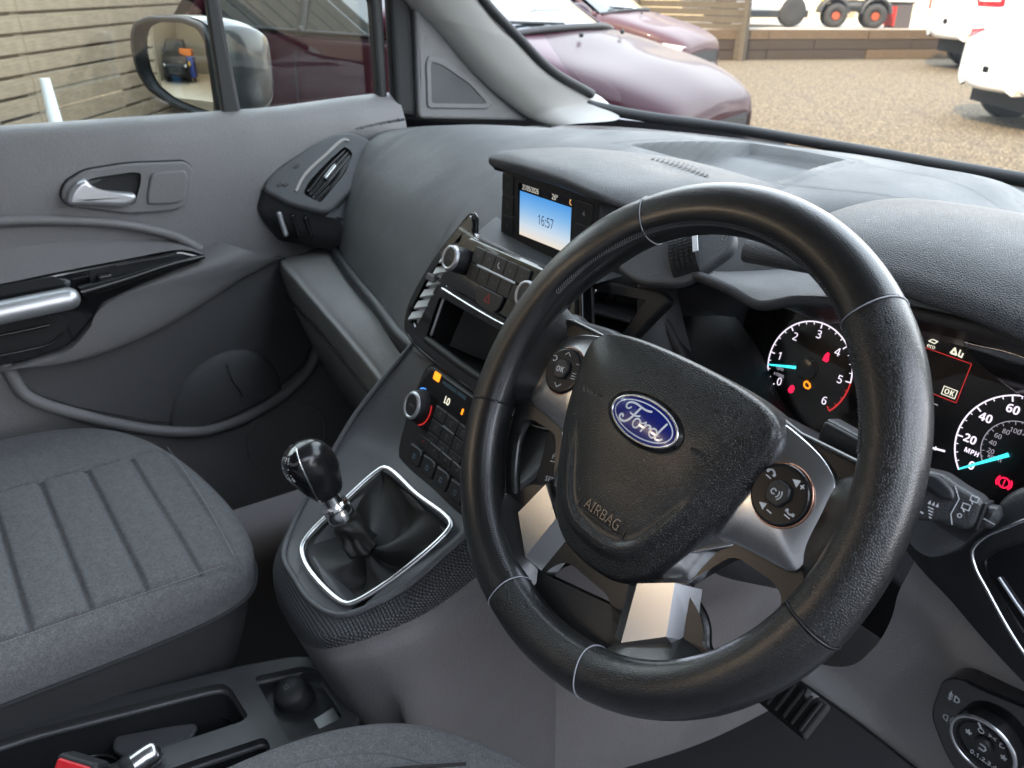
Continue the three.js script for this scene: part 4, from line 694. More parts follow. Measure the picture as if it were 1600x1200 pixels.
// ---------- steering wheel ----------
{
  const o = thing('steering_wheel', 'black leather steering wheel with silver spokes and blue oval badge', 'steering wheel', [.36, 1.10, 0]);
  o.rotation.x = -31.2 * R; o.updateMatrixWorld(true);
  const TAU = 2 * Math.PI, rc = .1712;
  // bulge: thicker where thumbs rest; the bottom is a little flattened
  const bul = (a) => Math.exp(-(((a - 40) / 13) ** 2)) + Math.exp(-(((a - 140) / 13) ** 2));
  const rimPt = (deg, u, grow = 0) => {
    const a = deg * R, b = bul(((deg % 360) + 360) % 360), low = Math.max(0, -Math.sin(a)), q = u * TAU;
    const n = 2.35, cx = Math.cos(q), sx = Math.sin(q), k = Math.pow(Math.pow(Math.abs(cx), n) + Math.pow(Math.abs(sx), n), -1 / n);
    const rad = .0182 + .0018 * b + grow, ax = .0170 + .0012 * b + grow, pinch = u > .25 && u < .75 ? 1 - .08 * b : 1;
    const r = rc - .0035 * Math.pow(low, 6) - .0012 * b + cx * k * rad * pinch;
    return [Math.cos(a) * r, Math.sin(a) * r, sx * k * ax];
  };
  const seg = (d0, d1, n) => grid((u, v) => rimPt(lerp(d0, d1, v), -u), 36, n, true);
  const seams = [122, 50, -73, -107, -15, 195];
  const rim = local(o, 'rim', seg(50.4, 121.6, 60), M.rimSmooth, 'smooth leather top of the rim');
  local(o, 'rim', seg(122.4, 194.6, 60), M.rimSmooth); local(o, 'rim', seg(195.4, 252.6, 50), M.rimSmooth);
  local(o, 'rim', seg(253.4, 286.6, 30), M.rimGrain); local(o, 'rim', seg(287.4, 344.6, 50), M.rimGrain); local(o, 'rim', seg(345.4, 409.6, 50), M.rimGrain, 'grained leather side grip of the rim');
  for (const s of seams) { local(rim, 'rim_gap', grid((u, v) => rimPt(s - .5 + v, -u, -.0012), 36, 2, true), M.deep); local(rim, 'rim_piping', grid((u, v) => { const a = v * TAU; return rimPt(s + .16 * Math.cos(a), -u, .0001 + .0006 * Math.sin(a)); }, 36, 6, true), Math.abs(s - 195) < 1 || s === -15 ? M.black : M.seamLine); }
  // herringbone stitching along the inside of the rim
  const st = [];
  for (let d = 20; d < 250; d += .82) { if (Math.abs(d - 172) < 16) continue; for (const k of [0, 1]) { const p = v3(rimPt(d, .5 - .085 - (k ? .0 : .030), .0005)), q = v3(rimPt(d + .62, .5 - .085 - .015, .0009)), g = new THREE.CapsuleGeometry(.00048, p.distanceTo(q), 2, 4); g.applyQuaternion(new THREE.Quaternion().setFromUnitVectors(new THREE.Vector3(0, 1, 0), q.clone().sub(p).normalize())); g.translate(...p.add(q).multiplyScalar(.5).toArray()); st.push(g); } }
  const sg = local(o, 'stitching', merge(st), M.thread); sg.userData.kind = 'stuff';
  // spoke core with its openings
  const hR = [[.066, -.078], [.092, -.036], [.128, -.036], [.141, -.044], [.142, -.062], [.128, -.088], [.112, -.106], [.102, -.104], [.094, -.090]];
  const hB = [[-.046, -.146], [-.040, -.126], [-.026, -.112], [.026, -.112], [.040, -.126], [.046, -.146], [.040, -.157], [0, -.161], [-.040, -.157]];
  const arc = arcPts(0, 0, .160, 14, -194, 60);
  const core = new THREE.Shape(); [...arc, [-.150, .048], [-.135, .050], [-.095, .050], [-.05, .058], [0, .060], [.05, .058], [.095, .050], [.135, .050], [.150, .048]].forEach((p, i) => (i ? core.lineTo(...p) : core.moveTo(...p)));
  core.holes.push(...outline(hR, .010, [hR]).holes, ...outline(hR, .010, [hR.map(([x, y]) => [-x, y])]).holes, ...outline(hB, .010, [hB]).holes);
  local(o, 'spoke_core', plate(core, ID, -.025, .011, .004, 4), M.rimSmooth, 'black leather spoke bases');
  // leather webs where the side spokes flow into the rim
  for (const s of [-1, 1]) local(o, 'spoke_web', grid((u, v) => { const t = lerp(-1, 1, u), x = lerp(.128, .166, v), h = lerp(.036, .050, v), y = .008 + t * h - .012 * v * (t < 0 ? .4 : -.4), z = lerp(-.0105, .0045, sst(0, 1, v)) * 1 - .016 * Math.pow(Math.abs(t), 4); return [s * x, y, z]; }, 24, 16), M.rimSmooth);
  for (const s of [-1, 1]) local(o, 'spoke_web', grid((u, v) => { const t = lerp(-1, 1, u), a = (-58.5 + t * lerp(12, 17, v)) * R, r = lerp(.132, .162, v); return [s * Math.cos(a) * r, Math.sin(a) * r, lerp(-.012, .004, sst(0, 1, v)) - .014 * Math.pow(Math.abs(t), 4)]; }, 20, 14), M.rimSmooth);
  // silver trim: switch surround flowing into the lower spoke
  const dome = (P, c, zt, rise, zb) => { const n = P.length; return grid((u, v) => { const q = (u % 1) * n, i = Math.floor(q), f = q - i, p = cr([P[(i + n - 1) % n], P[i % n], P[(i + 1) % n], P[(i + 2) % n]], (1 + f) / 3), k = v < .86 ? v / .86 * .97 : v < .93 ? lerp(.97, 1, Math.sin((v - .86) / .07 * Math.PI / 2)) : 1, z = v < .86 ? zt - rise * Math.pow(k, 2.4) : v < .93 ? zt - rise * .93 - .0022 * (1 - Math.cos((v - .86) / .07 * Math.PI / 2)) : lerp(zt - rise * .93 - .0022, zb, (v - .93) / .07); return [lerp(c[0], p[0], k), lerp(c[1], p[1], k), z]; }, 120, 36, true); };
  const sil = [[.060, .048], [.080, .050], [.100, .0465], [.118, .041], [.132, .032], [.1385, .020], [.1405, .004], [.1395, -.020], [.134, -.029], [.116, -.031], [.096, -.033], [.078, -.036], [.062, -.03], [.056, .01]];
  const neck = [[.060, -.028], [.080, -.031], [.0915, -.0335], [.0840, -.044], [.0795, -.058], [.0745, -.073], [.060, -.083], [.050, -.080], [.045, -.06]];
  const chunk = (s) => {                                    // faceted end piece of a lower spoke
    const V = { A: [.046, -.0925, -.0045], B: [.0715, -.0760, -.0045], C: [.0845, -.1085, -.0045], D: [.0565, -.1325, -.0045], a: [.0247, -.0981, -.020], b: [.0827, -.0725, -.020], c: [.0952, -.1045, -.021], d: [.0352, -.1381, -.020], e: [.0606, -.1368, -.012], g: [.0891, -.1128, -.012] };
    const pos = [], q = (...n) => { for (let i = 1; i < n.length - 1; i++) for (const k of [n[0], n[i], n[i + 1]]) pos.push(s * V[k][0], V[k][1], V[k][2]); };
    q('A', 'D', 'C', 'B'); q('A', 'a', 'd', 'D'); q('B', 'C', 'c', 'b'); q('D', 'd', 'e'); q('D', 'e', 'g', 'C'); q('C', 'g', 'c'); q('A', 'B', 'b', 'a');
    const g = new THREE.BufferGeometry(); g.setAttribute('position', new THREE.Float32BufferAttribute(pos, 3)); g.setAttribute('uv', new THREE.Float32BufferAttribute(new Array(pos.length / 3 * 2).fill(0), 2)); g.computeVertexNormals(); return g;
  };
  for (const s of [-1, 1]) {
    const f = (P) => (s > 0 ? P : P.map(([x, y]) => [-x, y]).reverse()), c = (p) => [s * p[0], p[1]];
    const a = local(o, 'silver_trim', dome(f(sil), c([.100, .008]), -.0040, .0075, -.022), M.silver, 'satin silver switch surround');
    local(a, 'spoke_neck', dome(f(neck), c([.062, -.06]), -.0085, .0060, -.024), M.silver);
    local(a, 'lower_trim', chunk(s), M.silver);
  }
  // cruise keys on the left flank of the hub
  { const F = new THREE.Matrix4().makeTranslation(-.092, -.056, -.022).multiply(new THREE.Matrix4().makeRotationZ(.28)); const k = local(o, 'cruise_keys', plate(outline(rect(-.014, -.032, .022, .030), .004), F, -.008, .010, .002, 3), M.blackMatt);
    local(k, 'legend', merge([text('SET', .0042, F, .002, .016, .0021, { depth: .0002 }), text('SET', .0042, F, .002, -.020, .0021, { depth: .0002 }), stroke(arcPts(.002, -.002, .0032, 10, 170, 10), .0009, F, .0021, .0002), stroke([[-.001, -.003], [.003, .002]], .0009, F, .0021, .0002), stroke([[-.002, -.0055], [.006, -.0055]], .0010, F, .0021, .0002)]), M.ink); }
  // airbag cover
  const hl = [[0, .0605], [.045, .0590], [.074, .0545], [.0875, .047], [.0925, .036], [.0905, .012], [.0840, -.018], [.0730, -.045], [.0595, -.072], [.046, -.091], [.027, -.1025], [0, -.1055]];
  const ho = [...hl, ...hl.slice(1, -1).reverse().map(([x, y]) => [-x, y])], N = ho.length;
  const hg = grid((u, v) => {
    const q = (u % 1) * N, i = Math.floor(q), f = q - i, p = cr([ho[(i + N - 1) % N], ho[i % N], ho[(i + 1) % N], ho[(i + 2) % N]], (1 + f) / 3), c = [0, -.012];
    const k = v < .8 ? v / .8 * .955 : v < .92 ? lerp(.955, 1, Math.sin((v - .8) / .12 * Math.PI / 2)) : 1, x = c[0] + (p[0] - c[0]) * k, y = c[1] + (p[1] - c[1]) * k;
    let z = .0075 - .010 * Math.pow(k, 4) + .0045 * sst(-.10, .06, y); if (v > .8) z -= v < .92 ? .006 * (1 - Math.cos((v - .8) / .12 * Math.PI / 2)) : .006 + .022 * (v - .92) / .08;
    const lowr = sst(.005, -.045, y + .25 * Math.abs(x)); z += lowr * (.0022 * sst(.70, .76, k) * sst(.86, .79, k) - .0012 * sst(.74, .66, k));
    const bd = Math.hypot(x / .0355, (y - .008) / .0175); z -= .0016 * sst(1.06, .96, bd);
    z -= .0010 * sst(.0010, 0, Math.abs(y - .008 + .0004)) * (Math.abs(x) > .045 && Math.abs(x) < .072 ? 1 : 0);
    return [x, y, z];
  }, 240, 150, true); hg.userData.metric = false;
  const hub = local(o, 'airbag_cover', hg, M.hub, 'grained airbag cover');
  const top = (x, y) => .0075 - .010 * Math.pow(Math.min(1, Math.hypot(x / .088, (y + .012) / .08)), 4) + .0045 * sst(-.10, .06, y);
  // horn and lettering
  local(hub, 'airbag_frame', stroke([[-.0245, -.0715], [.0245, -.0715], [.0235, -.0585], [-.0235, -.0585]], .0009, ID, .0052, .0006, true), M.black);
  local(hub, 'airbag_lettering', text('AIRBAG', .0078, ID, 0, -.065, .0052, { f: fontR, depth: .0010 }), M.gloss);
  local(hub, 'horn_mark', stroke([[.058, .021], [.061, .018], [.066, .019], [.069, .022]], .0006, ID, top(.063, .02) - .0004, .0006), M.gloss);
  // badge
  const cv = document.createElement('canvas'); cv.width = 1024; cv.height = 464; const c = cv.getContext('2d');
  c.fillStyle = '#101f7c'; c.fillRect(0, 0, 1024, 464); c.strokeStyle = '#dfe4f0'; c.lineWidth = 16; c.beginPath(); c.ellipse(512, 232, 462, 192, 0, 0, 7); c.stroke();
  c.lineCap = 'round'; c.lineJoin = 'round'; c.strokeStyle = '#e8ecf4';
  const pen = (w, path) => { c.lineWidth = w; c.beginPath(); path(); c.stroke(); };
  c.save(); c.translate(512, 236); c.scale(1.12, 1.05); c.translate(-512, -236);
  pen(24, () => { c.moveTo(232, 176); c.bezierCurveTo(214, 120, 300, 96, 380, 106); c.bezierCurveTo(440, 114, 500, 124, 566, 102); });          // top bar of the F
  pen(20, () => { c.moveTo(232, 176); c.bezierCurveTo(240, 204, 290, 196, 300, 166); });
  pen(28, () => { c.moveTo(424, 122); c.bezierCurveTo(396, 196, 372, 300, 300, 338); c.bezierCurveTo(240, 362, 190, 330, 214, 292); c.bezierCurveTo(226, 276, 250, 280, 252, 296); });   // stem with its curl
  pen(20, () => { c.moveTo(330, 222); c.bezierCurveTo(380, 236, 430, 226, 462, 206); });                                                         // middle bar
  pen(20, () => { c.ellipse(462, 290, 44, 54, .35, 0, 7); });                                                                                    // o
  pen(16, () => { c.moveTo(500, 256); c.bezierCurveTo(530, 270, 548, 256, 566, 232); });
  pen(22, () => { c.moveTo(572, 234); c.bezierCurveTo(590, 262, 570, 310, 556, 342); });                                                         // r
  pen(20, () => { c.moveTo(572, 290); c.bezierCurveTo(590, 250, 620, 232, 646, 246); c.bezierCurveTo(656, 256, 648, 268, 640, 270); });
  pen(20, () => { c.ellipse(706, 294, 46, 50, .35, 0, 7); });                                                                                    // d
  pen(24, () => { c.moveTo(806, 140); c.bezierCurveTo(780, 220, 748, 300, 752, 326); c.bezierCurveTo(758, 350, 800, 346, 832, 306); });
  c.restore();
  const bt = new THREE.CanvasTexture(cv); bt.colorSpace = THREE.SRGBColorSpace;
  const bm = new THREE.MeshPhysicalMaterial({ map: bt, roughness: .22, clearcoat: 1, clearcoatRoughness: .04 });
  const bg = grid((u, v) => { const a = u * TAU, k = v; return [.0312 * k * Math.cos(a), .0080 + .0142 * k * Math.sin(a), .0122 + .0016 * (1 - k * k)]; }, 60, 14, true);
  { const p = bg.attributes.position, uv = bg.attributes.uv; for (let i = 0; i < p.count; i++) uv.setXY(i, .5 + p.getX(i) / .0624, .5 + (p.getY(i) - .008) / .0284); }
  const bd = local(o, 'badge', bg, bm, 'blue oval badge with white script lettering');
  local(bd, 'badge_rim', grid((u, v) => { const a = u * TAU, b = v * TAU; return [Math.cos(a) * (.0318 + .0010 * Math.cos(b)), .0080 + Math.sin(a) * (.0148 + .0010 * Math.cos(b)), .0118 + .0010 * Math.sin(b)]; }, 72, 10, true), M.silver);
  local(bd, 'badge_seat', grid((u, v) => { const a = u * TAU; return [Math.cos(a) * lerp(.0325, .036, v), .0080 + Math.sin(a) * lerp(.0155, .0185, v), lerp(.0112, .0088, v)]; }, 72, 3, true), M.gloss);
  // switch pods
  for (const s of [-1, 1]) {
    const pc = [s * .1085, .0095], F = new THREE.Matrix4().makeTranslation(pc[0], pc[1], -.0065).multiply(new THREE.Matrix4().makeRotationZ(s * -.16));
    const P = ell(0, 0, .0205, .0195, 40);
    const pod = local(o, 'switch_pod', plate(outline(P), F, 0, .0045, .0022, 4), M.gloss, s < 0 ? 'round menu switch pod with OK key' : 'round phone and volume switch pod');
    local(pod, 'pod_ring', new THREE.TorusGeometry(.0207, .0009, 8, 60).scale(1, .955, 1).translate(0, 0, .001).applyMatrix4(F), mat([.75, .42, .30], .18, { metalness: 1 }));
    local(pod, 'centre_key', plate(outline([[-.0085, .0015], [-.005, .008], [.005, .008], [.0085, .0015], [.005, -.0075], [-.005, -.0075]], .003), F, .004, .0035, .0014, 3), M.key);
    const z = .0078, ic = [];
    if (s < 0) {
      ic.push(text('OK', .0046, F, 0, 0, z - .0002, { depth: .0002 }));
      ic.push(stroke([[-.0155, .0095], [-.012, .0095], [-.0105, .0075], [-.012, .0055], [-.0145, .0055]], .0008, F, .0046, .0002)); ic.push(stroke([[-.0035, -.0115], [0, -.0145], [.0035, -.0115]], .0008, F, .0046, .0002)); ic.push(stroke([[-.003, .0125], [0, .0150], [.003, .0125]], .0006, F, .0046, .0002));
      for (const y of [-.0005, .0016, .0037]) ic.push(stroke([[.0118, y - .004], [.0160, y - .004]], .0007, F, .0046, .0002)); ic.push(stroke([[.0128, .0075], [.0150, .0075]], .0007, F, .0046, .0002));
    } else {
      const mv = new THREE.Matrix4();
      void mv; ic.push(stroke(arcPts(-.0022, 0, .0016, 40, 320, 12), .0008, F, z, .0002), stroke(arcPts(-.0006, 0, .0026, -50, 50, 8), .0007, F, z, .0002), stroke(arcPts(-.0004, 0, .0042, -45, 45, 8), .0007, F, z, .0002));
      ic.push(plate(outline([[.0015, .0125], [.0065, .0150], [.0065, .0100]]), F, .0044, .0004, 0), text('+', .005, F, .0095, .0125, .0046, { depth: .0002 }));
      ic.push(plate(outline([[-.0075, -.0115], [-.0025, -.009], [-.0025, -.014]]), F, .0044, .0004, 0), stroke([[0, -.0122], [.0035, -.0122]], .0008, F, .0046, .0002));
      for (const [cx, cy, t] of [[-.0125, .0078, 1], [.0130, -.0040, -1]]) { ic.push(stroke(arcPts(cx, cy - t * .0012, .0026, t > 0 ? 20 : 200, t > 0 ? 160 : 340, 10), .0012, F, .0046, .0002), plate(outline(rect(cx - .0034, cy - .0014, cx - .0016, cy + .0006), .0004), F, .0046, .0002, 0), plate(outline(rect(cx + .0016, cy - .0014, cx + .0034, cy + .0006), .0004), F, .0046, .0002, 0), stroke([[cx - .002, cy - .0034], [cx + .002, cy - .0034]], .0007, F, .0046, .0002)); }
    }
    local(pod, 'legend', merge(ic), M.white);
  }
}

// ---------- steering column and stalks ----------
{
  const o = thing('steering_column', 'black steering column shroud behind the wheel', 'steering column', [.36, .95, -.15]);
  const en = [0, .518, .855], ey = [0, .855, -.518];
  const C = (s, x, y) => [.36 + x, 1.10 - en[1] * s + ey[1] * y, -en[2] * s + ey[2] * y];
  part(o, 'shroud', grid((u, v) => { const s = lerp(.030, .30, v), a = u * 2 * Math.PI, w = lerp(.052, .066, sst(0, .35, v)), h = Math.sin(a) > 0 ? lerp(.045, .055, sst(0, .4, v)) : lerp(.055, .085, sst(0, .4, v)), n = 3, k = Math.pow(Math.pow(Math.abs(Math.cos(a)), n) + Math.pow(Math.abs(Math.sin(a)), n), -1 / n); return C(s, Math.cos(a) * k * w, Math.sin(a) * k * h); }, 60, 30, true), M.doorDark);
  part(o, 'shroud_face', grid((u, v) => { const a = u * 2 * Math.PI, n = 3, k = Math.pow(Math.pow(Math.abs(Math.cos(a)), n) + Math.pow(Math.abs(Math.sin(a)), n), -1 / n) * v; return C(.030, Math.cos(a) * k * .058, Math.sin(a) * k * (Math.sin(a) > 0 ? .045 : .055)); }, 40, 6, true), M.blackMatt);
  part(o, 'shroud_seam', sweep([C(.06, .062, -.01), C(.10, .0665, -.012), C(.2, .0672, -.015)], .0012, { n: 12, m: 6 }), M.deep);
  part(o, 'adjust_lever', capped([[.31, .842, -.105], [.335, .838, -.098], [.352, .836, -.095]], .007, { n: 10, m: 10, flat: .6 }), M.gloss);
  part(o, 'lever_tip', capped([[.352, .836, -.095], [.360, .835, -.093]], .0062, { n: 4, m: 10 }), M.silverSoft);
}
{
  const o = thing('wiper_stalk', 'black wiper stalk with white wiper symbols right of the wheel', 'stalk', [.50, 1.11, -.08]);
  const F = fr([.53, 1.125, -.075], [.976, 0, -.217], [-.077, .935, -.346]);
  part(o, 'arm', plate(outline([[-.075, .014], [-.013, .003], [-.001, .0045], [.012, .0005], [.021, -.0012], [.0248, -.004], [.0248, -.018], [.020, -.0225], [.006, -.0235], [-.004, -.027], [-.075, -.028]], .003), F, -.020, .024, .004, 4), M.conBlack);
  part(o, 'arm_ridge', plate(outline([[-.075, .012], [-.013, .0020], [-.002, .0030], [.008, -.002], [.0105, -.0075], [.004, -.0095], [-.006, -.006], [-.075, -.002]], .003), F, .002, .005, .002, 3), M.key);
  const cl = part(o, 'end_button', plate(outline([[.0256, -.0045], [.0310, -.0035], [.0338, -.0085], [.0320, -.0165], [.0256, -.0185]], .0015), F, -.016, .018, .004, 2), M.conBlack);
  part(o, 'end_ring', plate(outline([[.0240, -.0030], [.0262, -.0030], [.0262, -.0195], [.0240, -.0195]], .0006), F, -.018, .0215, .001), M.key);
  const ic = [stroke([[.0172, -.0045], [.0212, -.0045], [.0212, -.0015], [.0172, -.0015]], .0005, F, .0042, .0003, true), stroke([[.0145, -.0105], [.0185, -.0105], [.0185, -.0072], [.0145, -.0072]], .0005, F, .0042, .0003, true), stroke([[.0172, -.0035], [.0192, -.006]], .0005, F, .0042, .0003), stroke([[.0145, -.0095], [.0165, -.012]], .0005, F, .0042, .0003), stroke(arcPts(.0150, -.0150, .0011, 0, 360, 14), .0005, F, .0042, .0003)];
  for (let k = 0; k < 3; k++) ic.push(plate(outline([[-.0020 + k * .0022, -.0125], [-.0011 + k * .0022, -.0150], [-.0029 + k * .0022, -.0150]], .0004), F, .0042, .0003, 0));
  for (let k = 0; k < 4; k++) ic.push(stroke([[-.0020 + k * .0008, -.0168 - k * .0018], [.0010 + k * .0002, -.0170 - k * .0018]], .0006, F, .0042, .0003));
  ic.push(stroke([[-.0085, -.0205], [-.0035, -.0215]], .0010, F, .0042, .0003));
  part(o, 'symbols', merge(ic), M.white); part(cl, 'button_edge', stroke([[.0265, -.0120], [.0325, -.0130]], .0004, F, .0020, .0003), M.ink); part(o, 'arm_line', stroke([[.0075, .0005], [.0118, -.006], [.0105, -.016], [.0130, -.0215]], .0005, F, .0041, .0003), M.ink);
}
{
  const o = thing('indicator_stalk', 'black indicator stalk left of the wheel, in front of an air vent', 'stalk', [.22, 1.09, -.09]);
  const F = fr([.19, 1.09, -.09], [.959, 0, -.282], [-.128, .892, -.434]);
  part(o, 'arm', plate(outline([[-.046, .008], [-.040, .0155], [-.024, .0215], [-.016, .0165], [.016, .0165], [.046, .011], [.10, .006], [.10, -.016], [.030, -.012], [-.036, -.004]], .005), F, -.016, .026, .008, 4), M.conBlack);
  part(o, 'arm_edge', sweep([at(F, -.030, .010, .0095), at(F, -.018, .0105, .010), at(F, .016, .0105, .010), at(F, .046, .005, .010), at(F, .062, -.004, .010)], .0012, { n: 30, m: 8 }), M.key);
  part(o, 'symbols', merge([stroke([[-.003, .0035], [0, .0060], [.003, .0035], [.0035, .001], [-.0035, .001]], .0008, F, .0102, .0003, true), stroke([[.0180, .001], [.0205, .0055], [.0245, .0055]], .0008, F, .0102, .0003), stroke([[.0205, .003], [.0235, .003]], .0007, F, .0102, .0003)]), M.ink);
}

// ---------- centre vent and thumb wheel on the driver's side ----------
{
  const o = thing('centre_vent', 'black square air vent with a single open flap beside the steering wheel', 'air vent', [.13, 1.07, -.17]);
  const F = fr([.13, 1.09, -.165], [.994, 0, -.108], [-.038, .935, -.352]);
  const a = [[-.074, -.044], [-.030, .022], [.052, .032], [.066, .026], [.034, -.028], [.02, -.05]], b = [[-.058, -.034], [-.026, .014], [.044, .023], [.028, -.020], [.012, -.040]];
  part(o, 'vent_frame', plate(outline(a, .006, [b]), F, -.012, .014, .003, 3), M.blackMatt);
  part(o, 'vent_well', plate(outline(b, .003), F, -.045, .004, .001), M.deep);
  part(o, 'vent_wall', plate(outline(b.map(([x, y]) => [x * 1.03, y * 1.04]), .003, [b]), F, -.045, .042, .001), M.blackMatt);
  part(o, 'flap', new RoundedBoxGeometry(.060, .003, .030, 2, .001).rotateX(.55).rotateZ(.10).translate(-.002, -.002, -.010).applyMatrix4(F), M.doorDark);
  part(o, 'flap', new RoundedBoxGeometry(.056, .003, .028, 2, .001).rotateX(.55).rotateZ(.10).translate(-.014, -.022, -.014).applyMatrix4(F), M.key);
  for (const x of [-.018, .010]) part(o, 'vane', rb(.002, .030, .016, .0008, F, x, .004, -.028), M.key);
  part(o, 'chrome_edge', capped([at(F, -.060, -.031, .003), at(F, -.026, .011, .003)], .0026, { n: 4, m: 8 }), M.silver);
  part(o, 'trim_panel', loft([[[.03, 1.118, -.172], [.08, 1.122, -.182], [.12, 1.130, -.188], [.150, 1.132, -.196], [.165, 1.12, -.215]], [[.02, 1.07, -.165], [.08, 1.06, -.180], [.14, 1.085, -.172], [.172, 1.08, -.182], [.195, 1.06, -.215]], [[.04, 1.0, -.15], [.11, .99, -.165], [.17, 1.01, -.168], [.20, 1.01, -.182], [.235, 1.0, -.215]], [[.08, .90, -.13], [.14, .90, -.15], [.20, .92, -.16], [.25, .93, -.18], [.31, .93, -.22]]], 40, 30, (p, u) => [p[0], p[1], p[2] - (u > .12 && u < .62 ? .030 * sst(.12, .2, u) * sst(.62, .54, u) * sst(1.02, 1.05, p[1]) : 0)]), M.dashSoft);
  const T = fr([.185, 1.155, -.195], [.95, .1, -.2], [0, .75, -.66]);
  const p = thing('thumb_wheel', 'ribbed thumb wheel set in a grey bezel above the vent', 'thumb wheel', [.185, 1.155, -.195]);
  part(p, 'bezel', plate(outline([[-.066, -.022], [-.03, -.036], [.02, -.030], [.055, .012], [.05, .032], [.0, .026], [-.04, .004]], .016), T, -.010, .012, .004, 3), M.dashSoft);
  const wg = new THREE.CylinderGeometry(.030, .030, .026, 40).rotateZ(Math.PI / 2).rotateZ(.45).scale(1, 1, .8).translate(.008, .004, -.010).applyMatrix4(T);
  const wl = part(p, 'wheel', wg, M.blackMatt);
  const ri = []; for (let r = 0; r < 5; r++) for (let k = -6; k <= 6; k++) { const g = new THREE.BoxGeometry(.0034, .0026, .0018).translate(-.010 + r * .005, 0, .0305).rotateX(k * .12).scale(1, 1, .8).rotateZ(.45).translate(.008, .004, -.010); ri.push(g); }
  const rr = part(wl, 'ribs', merge(ri).applyMatrix4(T), M.key); rr.userData.kind = 'stuff';
  part(wl, 'marker', new THREE.BoxGeometry(.005, .026, .002).translate(.012, 0, .0305).scale(1, 1, .8).rotateZ(.45).translate(.010, .006, -.010).applyMatrix4(T), M.white);
  part(p, 'icon', stroke([[.040, .020], [.044, .020], [.044, .026], [.040, .026]], .0008, T, .0022, .0003, true), M.faint);
  part(p, 'icon', stroke([[-.020, -.027], [-.012, -.022]], .0008, T, .0022, .0003), M.faint);
}

